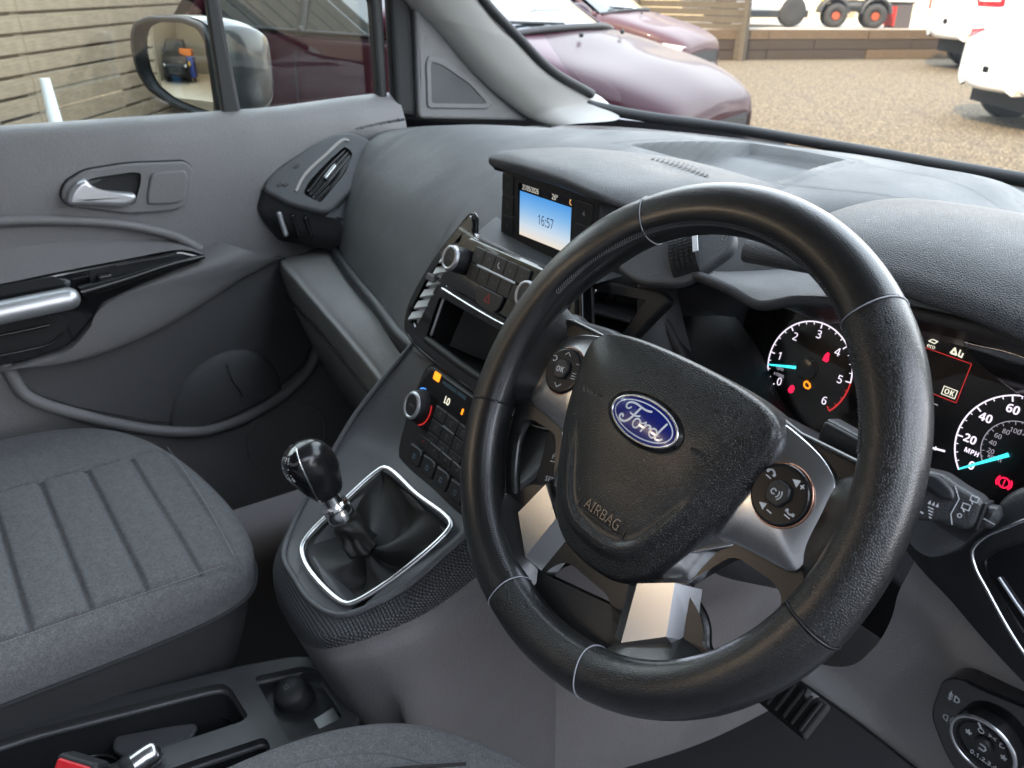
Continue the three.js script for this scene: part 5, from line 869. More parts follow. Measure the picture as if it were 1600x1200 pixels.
// ---------- instrument cluster ----------
{
  const o = thing('instrument_cluster', 'dark instrument cluster with lit dials seen through the wheel', 'instrument cluster', [.37, 1.0, -.30]);
  const F = fr([.36, 1.06, -.31], [1, 0, 0], [0, .97, -.24]);
  const lens = [[-.165, .020], [-.120, .062], [0, .078], [.06, .078], [.15, .066], [.20, .020], [.19, -.05], [.15, -.078], [-.06, -.082], [-.13, -.076], [-.155, -.03]];
  part(o, 'dial_face', plate(outline(lens.map(([x, y]) => [x * 1.14, y * 1.16]), .02), F, -.006, .006, .001), mat([.009, .0094, .011], .5));
  // funnel-shaped housing from the face out to its rim
  const lip = [[.150, 1.118, -.195], [.156, 1.138, -.192], [.185, 1.143, -.190], [.25, 1.141, -.195], [.283, 1.134, -.20], [.32, 1.148, -.205], [.42, 1.166, -.215], [.54, 1.164, -.215], [.61, 1.125, -.20], [.60, 1.02, -.17], [.55, .97, -.17], [.40, .975, -.19], [.27, 1.00, -.20], [.205, 1.05, -.20]];
  const back = [[-.178, 0], [-.176, .035], [-.168, .06], [-.12, .074], [-.08, .078], [-.04, .080], [.06, .082], [.16, .072], [.205, .03], [.205, -.04], [.165, -.082], [.02, -.092], [-.12, -.090], [-.168, -.05]].map(([x, y]) => at(F, x, y, .001));
  const L2 = [...lip, lip[0]], B2 = [...back, back[0]];
  part(o, 'housing', loft([L2, L2.map((p, i) => p.map((q, k) => lerp(q, B2[i][k], .5) + (k === 2 ? .01 : 0))), B2], 120, 16), M.doorDark);
  part(o, 'housing_rim', sweep(lip, .005, { n: 140, m: 10, closed: true }), M.doorDark);
  part(o, 'housing_flank', loft([L2, L2.map(([x, y, z]) => [.37 + (x - .37) * 1.03, 1.05 + (y - 1.05) * (y > 1.09 ? .86 : 1.06), z - .04]), L2.map(([x, y, z]) => [.37 + (x - .37) * 1.0, 1.05 + (y - 1.05) * (y > 1.09 ? .55 : 1.12), z - .10])], 90, 8), M.black);
  const dial = (name, cx, cy, r, a0, a1, label) => { const d = part(o, name, stroke(arcPts(cx, cy, r, a0, a1, 60), .0013, F, .0006, .0003), M.lampWhite, label); return d; };
  const tick = (cx, cy, r, a, len, w) => stroke([[cx + (r - len) * Math.cos(a * R), cy + (r - len) * Math.sin(a * R)], [cx + r * Math.cos(a * R), cy + r * Math.sin(a * R)]], w, F, .0007, .0003);
  { // rev counter
    const cx = -.086, cy = -.019, r = .0478, A = (n) => 222 - n * 43.6, d = dial('rev_counter_display', cx, cy, r, A(0), A(5), 'lit rev counter dial');
    part(d, 'red_arc', stroke(arcPts(cx, cy, r, A(5), A(6), 20), .0014, F, .0006, .0003), M.lampRedLine);
    const t = [], tr = [], nm = []; for (let n = 0; n <= 24; n++) (n > 20 ? tr : t).push(tick(cx, cy, r, A(n / 4), n % 4 ? .0028 : .005, n % 4 ? .0007 : .0011));
    part(d, 'tick', merge(t), M.lampWhite); part(d, 'tick', merge(tr), M.lampRedLine);
    for (let n = 0; n <= 6; n++) part(d, 'numeral', text(String(n), .0080, F, cx + (r - .0115) * Math.cos(A(n) * R), cy + (r - .0115) * Math.sin(A(n) * R), .0006, { f: fontR }), M.lampWhite); void nm;
    part(d, 'unit_text', text('rpm', .0036, F, cx - .031, cy - .012, .0006, { f: fontR }), M.lampDim); part(d, 'unit_text', text('x1000', .0034, F, cx - .030, cy - .018, .0006, { f: fontR }), M.lampDim);
    const na = A(.62) * R; part(d, 'needle', plate(outline([[cx + .010 * Math.cos(na) - .0017 * Math.sin(na), cy + .010 * Math.sin(na) + .0017 * Math.cos(na)], [cx + .010 * Math.cos(na) + .0017 * Math.sin(na), cy + .010 * Math.sin(na) - .0017 * Math.cos(na)], [cx + .0465 * Math.cos(na) + .0007 * Math.sin(na), cy + .0465 * Math.sin(na) - .0007 * Math.cos(na)], [cx + .0465 * Math.cos(na) - .0007 * Math.sin(na), cy + .0465 * Math.sin(na) + .0007 * Math.cos(na)]]), F, .0022, .0008, .0001), M.lampCyan);
    part(d, 'needle_hub', lathe([[.0115, 0], [.0115, .004], [.0095, .006], [.0001, .0062]], new THREE.Matrix4().multiplyMatrices(F, new THREE.Matrix4().makeTranslation(cx, cy, .0008))), M.gloss);
  }
  { // speedometer
    const cx = .118, cy = -.017, r = .0478, A = (m) => 222 - m * 1.82, d = dial('speedometer_display', cx, cy, r, A(0), A(140), 'lit speedometer dial');
    const t = []; for (let m = 0; m <= 140; m += 5) t.push(tick(cx, cy, r, A(m), m % 20 ? .0025 : .005, m % 20 ? .0007 : .0012)); part(d, 'tick', merge(t), M.lampWhite);
    for (let m = 0; m <= 140; m += 20) part(d, 'numeral', text(String(m), .0072, F, cx + (r - .0115) * Math.cos(A(m) * R), cy + (r - .0115) * Math.sin(A(m) * R), .0006), M.lampWhite);
    part(d, 'inner_scale', stroke(arcPts(cx, cy, .0265, A(0), A(140), 50), .0007, F, .0006, .0003), M.lampDim);
    const u = []; for (let k = 0; k <= 220; k += 10) u.push(tick(cx, cy, .0265, A(k / 1.609), k % 20 ? .0015 : .003, .0005)); part(d, 'tick', merge(u), M.lampDim);
    for (const k of [20, 40, 60, 80, 100, 120]) part(d, 'numeral', text(String(k), .0040, F, cx + .0185 * Math.cos(A(k / 1.609) * R), cy + .0185 * Math.sin(A(k / 1.609) * R), .0006, { f: fontR }), M.lampDim);
    part(d, 'unit_text', text('MPH', .0042, F, cx - .031, cy - .0135, .0006), M.lampWhite); part(d, 'unit_text', text('km/h', .0036, F, cx - .0125, cy - .010, .0006, { f: fontR }), M.lampDim);
    const na = A(0) * R; part(d, 'needle', plate(outline([[cx + .004 * Math.cos(na) - .0018 * Math.sin(na), cy + .004 * Math.sin(na) + .0018 * Math.cos(na)], [cx + .004 * Math.cos(na) + .0018 * Math.sin(na), cy + .004 * Math.sin(na) - .0018 * Math.cos(na)], [cx + .0465 * Math.cos(na) + .0007 * Math.sin(na), cy + .0465 * Math.sin(na) - .0007 * Math.cos(na)], [cx + .0465 * Math.cos(na) - .0007 * Math.sin(na), cy + .0465 * Math.sin(na) + .0007 * Math.cos(na)]]), F, .0022, .0008, .0001), M.lampCyan);
  }
  // message display, fuel gauge, tell-tales
  const ds = part(o, 'message_display', plate(outline(rect(-.022, .004, .060, .040), .001), F, .0002, .0006, .0001), mat([.012, .008, .008], .4));
  part(ds, 'display_outline', stroke(rect(-.022, .004, .060, .040), .0006, F, .0009, .0002, true), M.lampRedLine);
  part(ds, 'ok_box', stroke(rect(.0455, .0068, .0575, .0140), .0008, F, .0009, .0002, true), M.lampIvory); part(ds, 'ok_text', text('OK', .0046, F, .0515, .0104, .0009), M.lampIvory);
  part(o, 'eco_lamp', merge([stroke([[.0185, .0465], [.021, .049], [.026, .0485], [.024, .0460], [.0185, .0465]], .0009, F, .0006), text('eco', .0036, F, .022, .0425, .0006, { f: fontR })]), M.lampIvory);
  part(o, 'belt_lamp', merge([stroke([[.040, .043], [.042, .048], [.045, .043], [.041, .043]], .0016, F, .0006), stroke([[.047, .048], [.047, .043], [.050, .0425], [.050, .046]], .0013, F, .0006)]), M.lampIvory);
  part(o, 'trim_bar', capped([at(F, .063, .060, .032), at(F, .107, .064, .034), at(F, .17, .055, .05)], .0030, { n: 12, m: 8, flat: .5 }), M.silver);
  part(o, 'gloss_wing', loft([[at(F, .060, .055, .028), at(F, .11, .058, .032), at(F, .18, .045, .05)], [at(F, .085, .040, .018), at(F, .12, .040, .022), at(F, .18, .03, .04)], [at(F, .105, .030, .004), at(F, .125, .028, .006), at(F, .18, .015, .01)]], 14, 10), M.gloss);
  part(o, 'trim_line', stroke([[-.002, -.004], [.046, -.004]], .0008, F, .0006), M.lampDim);
  const fg = part(o, 'fuel_gauge_display', stroke([[.012, -.0395], [.030, -.042], [.048, -.0425], [.066, -.0395]], .0018, F, .0006), M.lampWhite, 'lit fuel gauge');
  part(fg, 'needle', stroke([[.0325, -.036], [.0385, -.020]], .0026, F, .0012), M.lampCyan); part(fg, 'numeral', text('1/2', .0058, F, .0455, -.0335, .0006), M.lampWhite); part(fg, 'tick', merge([tick(.048, 0, .0425, -90, .004, .001), tick(.058, -.005, .037, -90, .003, .001)]), M.lampWhite);
  part(o, 'belt_warning_light', plate(outline([[-.0745, -.0055], [-.0735, .0005], [-.0715, .004], [-.0690, .0035], [-.0685, .0], [-.0675, -.0035], [-.0690, -.006]], .001), F, .0006, .0004, .0001), M.lampRed);
  part(o, 'oil_warning_light', plate(outline([[-.1005, -.0480], [-.0990, -.0425], [-.0960, -.0405], [-.0935, -.0430], [-.0940, -.0480], [-.0970, -.0500]], .001), F, .0006, .0004, .0001), M.lampRed);
  part(o, 'engine_warning_light', stroke([[-.0850, -.0335], [-.0845, -.0365], [-.0815, -.0380], [-.0785, -.0375], [-.0775, -.0350], [-.0795, -.0325], [-.0830, -.0315]], .0016, F, .0006, .0004, true), M.lampOrange);
  const bl = part(o, 'brake_warning_light', stroke(arcPts(.1195, -.0435, .0042, 0, 360, 24), .0013, F, .0006), M.lampRed); part(bl, 'mark', merge([stroke([[.1195, -.0410], [.1195, -.0440]], .0010, F, .0006), stroke([[.1195, -.0455], [.1195, -.0462]], .0010, F, .0006), stroke(arcPts(.1195, -.0435, .0060, 140, 220, 10), .0013, F, .0006), stroke(arcPts(.1195, -.0435, .0060, -40, 40, 10), .0013, F, .0006)]), M.lampRed);
  part(o, 'indicator_light', plate(outline([[-.003, -.050], [.004, -.046], [.004, -.054]]), F, .0006, .0003, 0), M.lampCyan);
  part(o, 'lens_pane', plate(outline(lens, .02), F, .030, .002, 0), lensGlass);
  // grained cowl over the dials
  const U = [[.262, 1.168, -.198], [.30, 1.173, -.197], [.36, 1.180, -.195], [.43, 1.182, -.195], [.51, 1.175, -.195], [.60, 1.15, -.19], [.66, 1.11, -.185]];
  const sh = (dy, z, inn = 0, k = 1) => U.map(([x, y], i) => [x + inn * (i === 0 ? 1 : i === 1 ? .5 : 0), y + dy * (i === 0 ? k : 1), z]);
  part(o, 'cowl', loft([sh(.004, -.235), sh(-.002, -.212), U, sh(.008, -.193), sh(.020, -.200), sh(.036, -.225, .01, .7), sh(.046, -.27, .02, .55), sh(.044, -.33, .02, .5), sh(.026, -.42, .01, .3), sh(-.004, -.52)], 70, 80), M.hood, 'grained cowl over the dials');
}

// ---------- light switch, side vent, pedals ----------
{
  const KN = fr([.5, .95, -.125], [1, 0, 0], [0, .995, .09]);
  const o = thing('light_switch', 'black headlamp switch panel with a round silver-ringed dial', 'light switch', [.58, .93, -.11]);
  part(o, 'panel', plate(outline([[.053, .022], [.062, .033], [.080, .037], [.14, .055], [.14, -.05], [.085, -.052], [.066, -.036], [.051, -.012]].map(([x, y]) => [x + .003, y + .011]), .010), KN, .016, .016, .002, 3), M.piano);
  const K = new THREE.Matrix4().multiplyMatrices(KN, new THREE.Matrix4().makeTranslation(.0925, .013, .032));
  const d = part(o, 'dial', lathe([[.0215, 0], [.021, .008], [.0205, .009], [.0155, .0085], [.0150, .007], [.0001, .007]], K), M.gloss);
  part(d, 'dial_ring', lathe([[.0188, .0090], [.0192, .0100], [.0206, .0098], [.0212, .0085]], K), M.silver);
  part(d, 'centre_button', lathe([[.0058, .007], [.0056, .009], [.0048, .0096], [.0001, .0096]], K), M.key);
  const ic = [stroke(arcPts(-.0035, .0095, .0017, 0, 360, 16), .0006, K, .0072, .0002), text('><', .0034, K, .0035, .0105, .0072, { f: fontR }), stroke([[.0085, .0075], [.0085, .0105], [.0105, .0105], [.0115, .009], [.0105, .0075]], .0006, K, .0072, .0002, true), text('*', .006, K, -.0100, .002, .0072), text('*', .006, K, .0125, .001, .0072), text('0.1.2.3.4', .0032, K, .0025, -.0115, .0072, { f: fontR }), stroke([[-.001, .002], [.002, .002], [.003, 0], [.002, -.002], [-.001, -.002]], .0008, K, .0098, .0002), stroke([[-.0055, .0165], [-.0035, .0135]], .0012, K, .0090, .0003)];
  part(d, 'symbols', merge(ic), M.white);
  const fo = (x, y, s) => merge([stroke([[x, y - .0025], [x, y + .0025], [x + s * .0022, y + .0018], [x + s * .003, y], [x + s * .0022, y - .0018]], .0007, KN, .0321, .0002, true), stroke([[x - s * .0015, y + .002], [x - s * .004, y + .0015]], .0006, KN, .0321, .0002), stroke([[x - s * .0015, y], [x - s * .004, y]], .0006, KN, .0321, .0002), stroke([[x - s * .0015, y - .002], [x - s * .004, y - .0025]], .0006, KN, .0321, .0002), stroke([[x - s * .0030, y + .004], [x - s * .0030, y - .004]], .0006, KN, .0321, .0002)]);
  part(o, 'fog_symbol', fo(.0670, .0260, 1), M.white); part(o, 'fog_symbol', fo(.0660, .0060, -1), M.white);
}
{
  const o = thing('side_vent', 'black driver-side vent pod with a thin silver outline', 'air vent', [.58, 1.05, -.10]);
  const F = fr([.60, 1.06, -.085], [.995, 0, .105], [.027, .967, -.252]);
  part(o, 'pod', loft([
    [[.46, 1.058, -.128], [.512, 1.044, -.104], [.545, 1.036, -.096], [.575, 1.026, -.090], [.61, 1.014, -.087], [.70, .985, -.085]],
    [[.46, 1.064, -.126], [.512, 1.056, -.100], [.540, 1.060, -.092], [.560, 1.070, -.086], [.60, 1.075, -.084], [.70, 1.07, -.080]],
    [[.46, 1.052, -.130], [.515, 1.052, -.104], [.540, 1.074, -.098], [.552, 1.102, -.098], [.566, 1.130, -.105], [.66, 1.18, -.11]],
    [[.46, 1.050, -.160], [.515, 1.045, -.150], [.545, 1.055, -.150], [.565, 1.075, -.150], [.585, 1.10, -.155], [.68, 1.16, -.16]]], 50, 30), M.black);
  part(o, 'silver_line', sweep([[-.022, .058], [-.032, .045], [-.042, .031], [-.0445, .020], [-.039, .012], [-.028, .004], [-.006, -.011], [.02, -.025]].map(([x, y]) => at(F, x, y + .004, .016)), .0011, { n: 60, m: 8 }), M.silver);
  part(o, 'vent_insert', plate(outline([[-.020, .050], [-.036, .030], [-.040, .020], [-.034, .013], [-.006, -.004], [.03, -.02], [.03, .05]], .008), F, .004, .009, .003, 3), M.gloss);
  part(o, 'slat', sweep([[-.026, .010], [-.004, -.002], [.02, -.012]].map(([x, y]) => at(F, x, y + .008, .0145)), .0010, { n: 16, m: 8 }), M.silverSoft);
}
{
  const o = thing('brake_pedal', 'ribbed black pedal hanging in the dark driver footwell', 'pedal', [.30, .45, -.45]);
  part(o, 'pedal_arm', capped([[.345, .78, -.50], [.33, .66, -.45], [.30, .56, -.40]], .008, { n: 20, m: 10 }), M.silverSoft);
  const F = fr([.285, .545, -.385], [1, 0, 0], [0, .6, -.8]);
  part(o, 'pedal_pad', rb(.085, .055, .014, .005, F), M.rubber);
  for (let k = 0; k < 6; k++) part(o, 'pad_rib', rb(.004, .045, .005, .001, F, -.032 + k * .013, 0, .009), M.rubber);
}

// ---------- yard: workshop behind, fence, cars, planters ----------
const woodTex = tex(512, (u, v) => { const g = fbm(u * .35, v, 24, 5, 5), s = .5 + .5 * Math.sin((v * 22 + 2.2 * fbm(u, v, 4, 9)) * 6.28), k = .60 + .16 * g + .04 * s + .08 * fbm(u, v, 3, 17); return [k, k * .90, k * .76]; }, true);
const woods = [0, 1, 2].map((i) => { const m = mat([1, 1, 1], .85, { map: rep(woodTex, .5), metric: true }); m.color.setRGB(...[[.47, .455, .43], [.40, .39, .375], [.54, .515, .48]][i]); return m; });
const bar = (x0, y0, z0, x1, y1, z1) => new THREE.BoxGeometry(x1 - x0, y1 - y0, z1 - z0).translate((x0 + x1) / 2, (y0 + y1) / 2, (z0 + z1) / 2);
function placed(o, x, z, th) { o.position.set(x, 0, z); o.rotation.y = -th * R; o.updateMatrixWorld(true); return o; }   // th: heading, degrees from straight ahead towards the right
{
  const o = placed(thing('timber_fence', 'weathered horizontal board fence seen through the passenger window', 'fence'), -3.49, 1.21, 0);
  o.rotation.y = Math.atan2(.571, -.821); o.updateMatrixWorld(true);
  const bg = new RoundedBoxGeometry(1.7, .090, .020, 1, .003); const bgm = metricUV(bg);
  for (let s = 0; s < 4; s++) for (let k = 0; k < 21; k++) {
    if (s === 3 && k % 5 === 7) continue; const m = local(o, 'board', bgm, woods[Math.floor(rnd() * 3)]);
    m.position.set(-.4 + 1.705 * s, .12 + k * .109, rnd() * .005); const bb = local(o, 'back_board', bgm, woods[1]); bb.position.set(-.4 + 1.705 * s, .175 + k * .109, .24); m.rotation.z = (rnd() - .5) * .004;
  }
  for (let s = 0; s < 5; s++) local(o, 'post', bar(-.09, 0, .015, 0, 2.4, .22).translate(-1.2 + s * 1.705, 0, 0), woods[1]);
}
{
  const o = thing('marker_pole', 'thin pale plastic pole standing before the fence', 'pole', [-4.25, 0, -.22]);
  local(o, 'tube', new THREE.CylinderGeometry(.038, .052, .66, 20).translate(0, .33, 0), mat([.62, .70, .72], .45));
  local(o, 'tip', new THREE.CylinderGeometry(.024, .036, .27, 20).translate(0, .80, 0), mat([.68, .74, .76], .45));
  o.rotation.z = .02; o.rotation.x = .03;
}
function car(name, label, { paint, x, z, th, s = 1, kind = 'car', group }) {
  const o = placed(thing(name, label, kind, [0, 0, 0], group), x, z, th); o.scale.setScalar(s); o.updateMatrixWorld(true);
  const St = [[0, .52, .60, .56], [.06, .66, .72, .66], [.30, .80, .83, .77], [.62, .845, .91, .86], [1.02, .86, 1.01, .935], [1.5, .865, 1.02, .95], [2.4, .87, 1.03, .965], [3.3, .86, 1.04, .98], [3.75, .82, 1.02, .96], [3.95, .70, .95, .88]];
  const sec = ([f, w, top, sh]) => { const lo = .22 + .16 * sst(3.5, 3.75, f) + .06 * sst(.3, .1, f), h = [[w * .86, lo], [w * .98, lo + .10], [w, .55], [w * .985, sh - .12], [w * .95, sh - .02], [w * .80, sh + (top - sh) * .45], [w * .42, top - .012], [0, top]]; return [...h.map(([a, y]) => [a, y, f]), ...h.slice(0, -1).reverse().map(([a, y]) => [-a, y, f])]; };
  const body = local(o, 'body', loft(St.map(sec), 70, 70), paint);
  local(body, 'nose', loft([sec(St[0]), sec(St[0]).map(([a, y, f]) => [a * .3, lerp(y, .45, .7), f])], 40, 6), paint);
  const glassD = mat([.02, .028, .032], .04, { clearcoat: 1, clearcoatRoughness: .02 });
  const A = (f, y, w) => [w, y, f];
  const ws = local(o, 'windscreen', loft([[A(1.14, .985, -.70), A(1.03, 1.012, -.4), A(1.0, 1.02, 0), A(1.03, 1.012, .4), A(1.14, .985, .70)], [A(1.55, 1.24, -.64), A(1.46, 1.26, -.35), A(1.44, 1.265, 0), A(1.46, 1.26, .35), A(1.55, 1.24, .64)], [A(1.98, 1.45, -.56), A(1.93, 1.475, -.3), A(1.92, 1.48, 0), A(1.93, 1.475, .3), A(1.98, 1.45, .56)]], 24, 14), glassD);
  local(ws, 'scuttle', sweep([A(1.10, .975, -.74), A(.985, 1.008, -.4), A(.955, 1.016, 0), A(.985, 1.008, .4), A(1.10, .975, .74)], .020, { n: 40, m: 8 }), M.blackMatt);
  local(ws, 'wiper', capped([A(.99, 1.035, .10), A(1.10, 1.05, .52)], .010, { n: 6, m: 6 }), M.blackMatt);
  local(o, 'roof', loft([[A(1.97, 1.45, -.57), A(1.92, 1.482, 0), A(1.97, 1.45, .57)], [A(2.7, 1.49, -.60), A(2.7, 1.53, 0), A(2.7, 1.49, .60)], [A(3.5, 1.44, -.57), A(3.52, 1.47, 0), A(3.5, 1.44, .57)]], 16, 14), paint);
  local(o, 'rear_window', loft([[A(3.5, 1.44, -.57), A(3.52, 1.47, 0), A(3.5, 1.44, .57)], [A(3.85, 1.0, -.70), A(3.9, 1.0, 0), A(3.85, 1.0, .70)]], 12, 8), glassD);
  for (const q of [-1, 1]) {
    const sw = (f0, f1, f2, f3) => loft([[A(f0, .962, q * .825), A(f1, .972, q * .828)], [A(f2, 1.43, q * .60), A(f3, 1.445, q * .61)]], 10, 10);
    local(o, 'side_window', sw(1.42, 2.38, 2.02, 2.42), glassD); local(o, 'side_window', sw(2.46, 3.30, 2.50, 3.10), glassD);
    const pl = (a, b, r = .035) => capped([a, [(a[0] + b[0]) / 2 + q * .015, (a[1] + b[1]) / 2, (a[2] + b[2]) / 2], b], r, { n: 16, m: 8, flat: .7 });
    local(o, 'pillar', pl(A(1.18, .97, q * .80), A(1.98, 1.445, q * .585)), paint); local(o, 'pillar', pl(A(2.42, .97, q * .822), A(2.46, 1.45, q * .605)), M.blackMatt); local(o, 'pillar', pl(A(3.5, .99, q * .80), A(3.2, 1.45, q * .60), .06), paint);
    local(o, 'belt_strip', sweep([A(1.36, .958, q * .838), A(2.4, .968, q * .842), A(3.4, .985, q * .83)], .012, { n: 20, m: 6 }), M.blackMatt);
    local(o, 'door_seam', sweep([A(1.34, .95, q * .836), A(1.30, .80, q * .864), A(1.34, .40, q * .868)], .004, { n: 20, m: 6 }), M.deep); local(o, 'door_seam', sweep([A(2.44, .96, q * .838), A(2.46, .70, q * .872), A(2.45, .35, q * .868)], .004, { n: 20, m: 6 }), M.deep);
    const hl = local(o, 'headlight', grid((u, v) => { const f = lerp(.035, .26, u), w = lerp(.58, .785, Math.pow(u, .7)); return [q * (w + .012 * Math.sin(v * 3.1)), lerp(.52, .64, v) + .04 * u, f - .01 * Math.sin(u * 3.1)]; }, 14, 8), mat([.42, .44, .47], .12, { clearcoat: 1 }));
    local(hl, 'reflector', new THREE.SphereGeometry(.05, 16, 10).translate(q * .70, .58, .12), M.chrome);
    const mr = local(o, 'mirror', new THREE.SphereGeometry(.5, 24, 16).scale(.20, .17, .22).translate(q * 1.00, 1.045, 1.52), paint); local(mr, 'mirror_stem', capped([A(1.46, .985, q * .86), A(1.49, .995, q * .95)], .025, { n: 6, m: 8 }), M.blackMatt); local(mr, 'mirror_back', new THREE.SphereGeometry(.5, 20, 12).scale(.185, .15, .05).translate(q * 1.0, 1.045, 1.62), M.gloss);
    for (const f of [.78, 3.22]) { const wh = local(o, 'wheel', lathe([[.20, -.10], [.30, -.105], [.325, -.08], [.33, 0], [.325, .08], [.30, .105], [.20, .10]], fr([q * .80, .33, f], [0, 0, q], [0, 1, 0]), 36), M.rubber); local(wh, 'wheel_rim', lathe([[.205, .09], [.19, .06], [.06, .07], [.05, .085], [.0001, .088]], fr([q * .79, .33, f], [0, 0, -q], [0, 1, 0]), 30), M.silverSoft); local(wh, 'wheel_arch', new THREE.CylinderGeometry(.375, .375, .10, 36, 1).rotateZ(Math.PI / 2).translate(q * .828, .35, f), M.deep); }
    const tl = local(o, 'tail_lamp', grid((u, v) => { const f = lerp(3.98, 3.70, u), w = lerp(.60, .845, Math.pow(u, .6)); return [q * (w + .02), lerp(.80, .99, v), f + .01 * Math.sin(u * 3.1)]; }, 10, 8), mat([.30, .012, .02], .18, { clearcoat: 1 })); local(tl, 'reverse_lens', grid((u, v) => [q * lerp(.74, .858, u), lerp(.86, .93, v), lerp(3.955, 3.76, u)], 6, 4), mat([.6, .6, .62], .2));
  }
  local(o, 'tailgate', loft([sec(St[9]), sec(St[9]).map(([a, y, f]) => [a * .9, lerp(y, .6, .1), f + .05]), sec(St[9]).map(([a, y, f]) => [a * .1, lerp(y, .6, .9), f + .07])], 40, 8), paint);
  local(o, 'underbody', bar(-.74, .20, .25, .74, .40, 3.75), M.deep);
  local(o, 'rear_bumper', capped([[-.68, .48, 3.86], [0, .48, 4.03], [.68, .48, 3.86]], .09, { n: 30, m: 12 }), paint);
  local(o, 'grille', bar(-.42, .40, -.012, .42, .56, .02), M.blackMatt);
  local(o, 'bumper', capped([[-.62, .36, .10], [0, .36, -.03], [.62, .36, .10]], .07, { n: 30, m: 12 }), paint);
  for (const q of [-.3, .22]) local(o, 'washer_jet', new THREE.SphereGeometry(.014, 10, 8).translate(q, .985, .80), M.blackMatt);
  return o;
}
const paint = (c, m = .15) => mat(c, .45, { clearcoat: .16, clearcoatRoughness: .05, metalness: m, specularIntensity: .35 });
const whitePaint = mat([.74, .75, .76], .35, { clearcoat: 1, clearcoatRoughness: .05 });
const c2 = car('parked_car', 'burgundy parked car whose bonnet fills the windscreen corner', { paint: paint([.026, .0022, .0085], 0), x: -3.0, z: -3.8, th: 68, s: 1.12, group: 'cars parked in the yard' });
local(c2, 'price_sheet', bar(-.25, 1.03, 1.16, .15, 1.15, 1.165), mat([.7, .72, .72], .7));
car('parked_car', 'dusky mauve parked car standing behind the burgundy car', { paint: paint([.05, .022, .028], 0), x: -7.7, z: -8.6, th: 66, s: 1.08, group: 'cars parked in the yard' });
car('parked_car', 'white parked car with red tail lamps at the edge of the gravel', { paint: whitePaint, x: -1.98, z: -12.75, th: 36, s: 1.0, group: 'cars parked in the yard' });
car('pickup', 'tall white off-road vehicle with chunky tyres by the sleeper wall', { paint: whitePaint, x: -5.2, z: -20.6, th: 38, s: 1.42, kind: 'off-roader', group: 'cars parked in the yard' });
{
  const o = thing('slatted_screen', 'grey slatted timber screen beside the sleeper wall', 'fence', [-11.85, 0, -14.25]); o.rotation.y = Math.atan2(-.67, -1.63) ; o.updateMatrixWorld(true);
  const g = metricUV(new RoundedBoxGeometry(2.6, .13, .03, 1, .004)), greyWood = mat([1, 1, 1], .9, { map: rep(woodTex, .5), metric: true }); greyWood.color.setRGB(.115, .118, .12);
  for (let k = 0; k < 16; k++) local(o, 'board', g, greyWood).position.set(1.3, .08 + k * .14, rnd() * .01);
  for (const x of [.02, 2.5]) local(o, 'post', bar(x, 0, -.12, x + .1, 2.3, -.02), greyWood);
}
{
  const o = thing('sleeper_wall', 'long low retaining wall of dark timber sleepers at the gravel edge', 'retaining wall', [-11.9, 0, -14.9]); o.rotation.y = Math.atan2(4.44, 1.785); o.updateMatrixWorld(true);
  const g = metricUV(new RoundedBoxGeometry(2.36, .19, .22, 1, .012)), dk = [mat([.10, .065, .045], .9, { map: rep(woodTex, .6), metric: true }), mat([.17, .12, .085], .9, { map: rep(woodTex, .6), metric: true })];
  dk[0].color.setRGB(.045, .034, .028); dk[1].color.setRGB(.13, .108, .085);
  for (let r = 0; r < 3; r++) for (let k = 0; k < 6; k++) local(o, 'sleeper', g, dk[r === 2 ? 1 : rnd() < .3 ? 1 : 0]).position.set(-1.2 + k * 2.38 + (r % 2) * 1.1, .10 + r * .2, rnd() * .02);
  const t = thing('raised_terrace', 'raised concrete terrace above the sleeper wall', 'terrace', [-11.9, 0, -14.9], null, 'structure'); t.rotation.copy(o.rotation); t.updateMatrixWorld(true);
  local(t, 'slab', bar(-3, .0, -16, 22, .595, -.12), mat([.34, .31, .27], .9));
}
const TF = (a, b, y = .595) => { const q = Math.atan2(4.44, 1.785), X = [Math.cos(q), -Math.sin(q)], Z = [Math.sin(q), Math.cos(q)]; return [-11.9 + X[0] * a + Z[0] * b, y, -14.9 + X[1] * a + Z[1] * b]; };
const terr = Math.atan2(4.44, 1.785);
{
  const o = thing('panel_van', 'white panel van parked on the terrace above the sleepers', 'van', TF(.1, -1.7)); o.rotation.y = terr; o.updateMatrixWorld(true);
  local(o, 'body', new RoundedBoxGeometry(2.6, 1.5, 1.6, 3, .15).translate(.2, 1.05, 0), whitePaint); local(o, 'sill', bar(-1.0, .2, .4, 1.35, .34, .78), M.blackMatt);
  for (const x of [-.7, .95]) local(o, 'wheel', lathe([[.15, -.1], [.31, -.1], [.33, 0], [.31, .1], [.15, .1], [.0001, .09]], fr([x, .33, .72], [1, 0, 0], [0, 1, 0]), 28), M.rubber);
  local(o, 'door_seam', bar(.1, .4, .801, .115, 1.7, .804), M.deep);
}
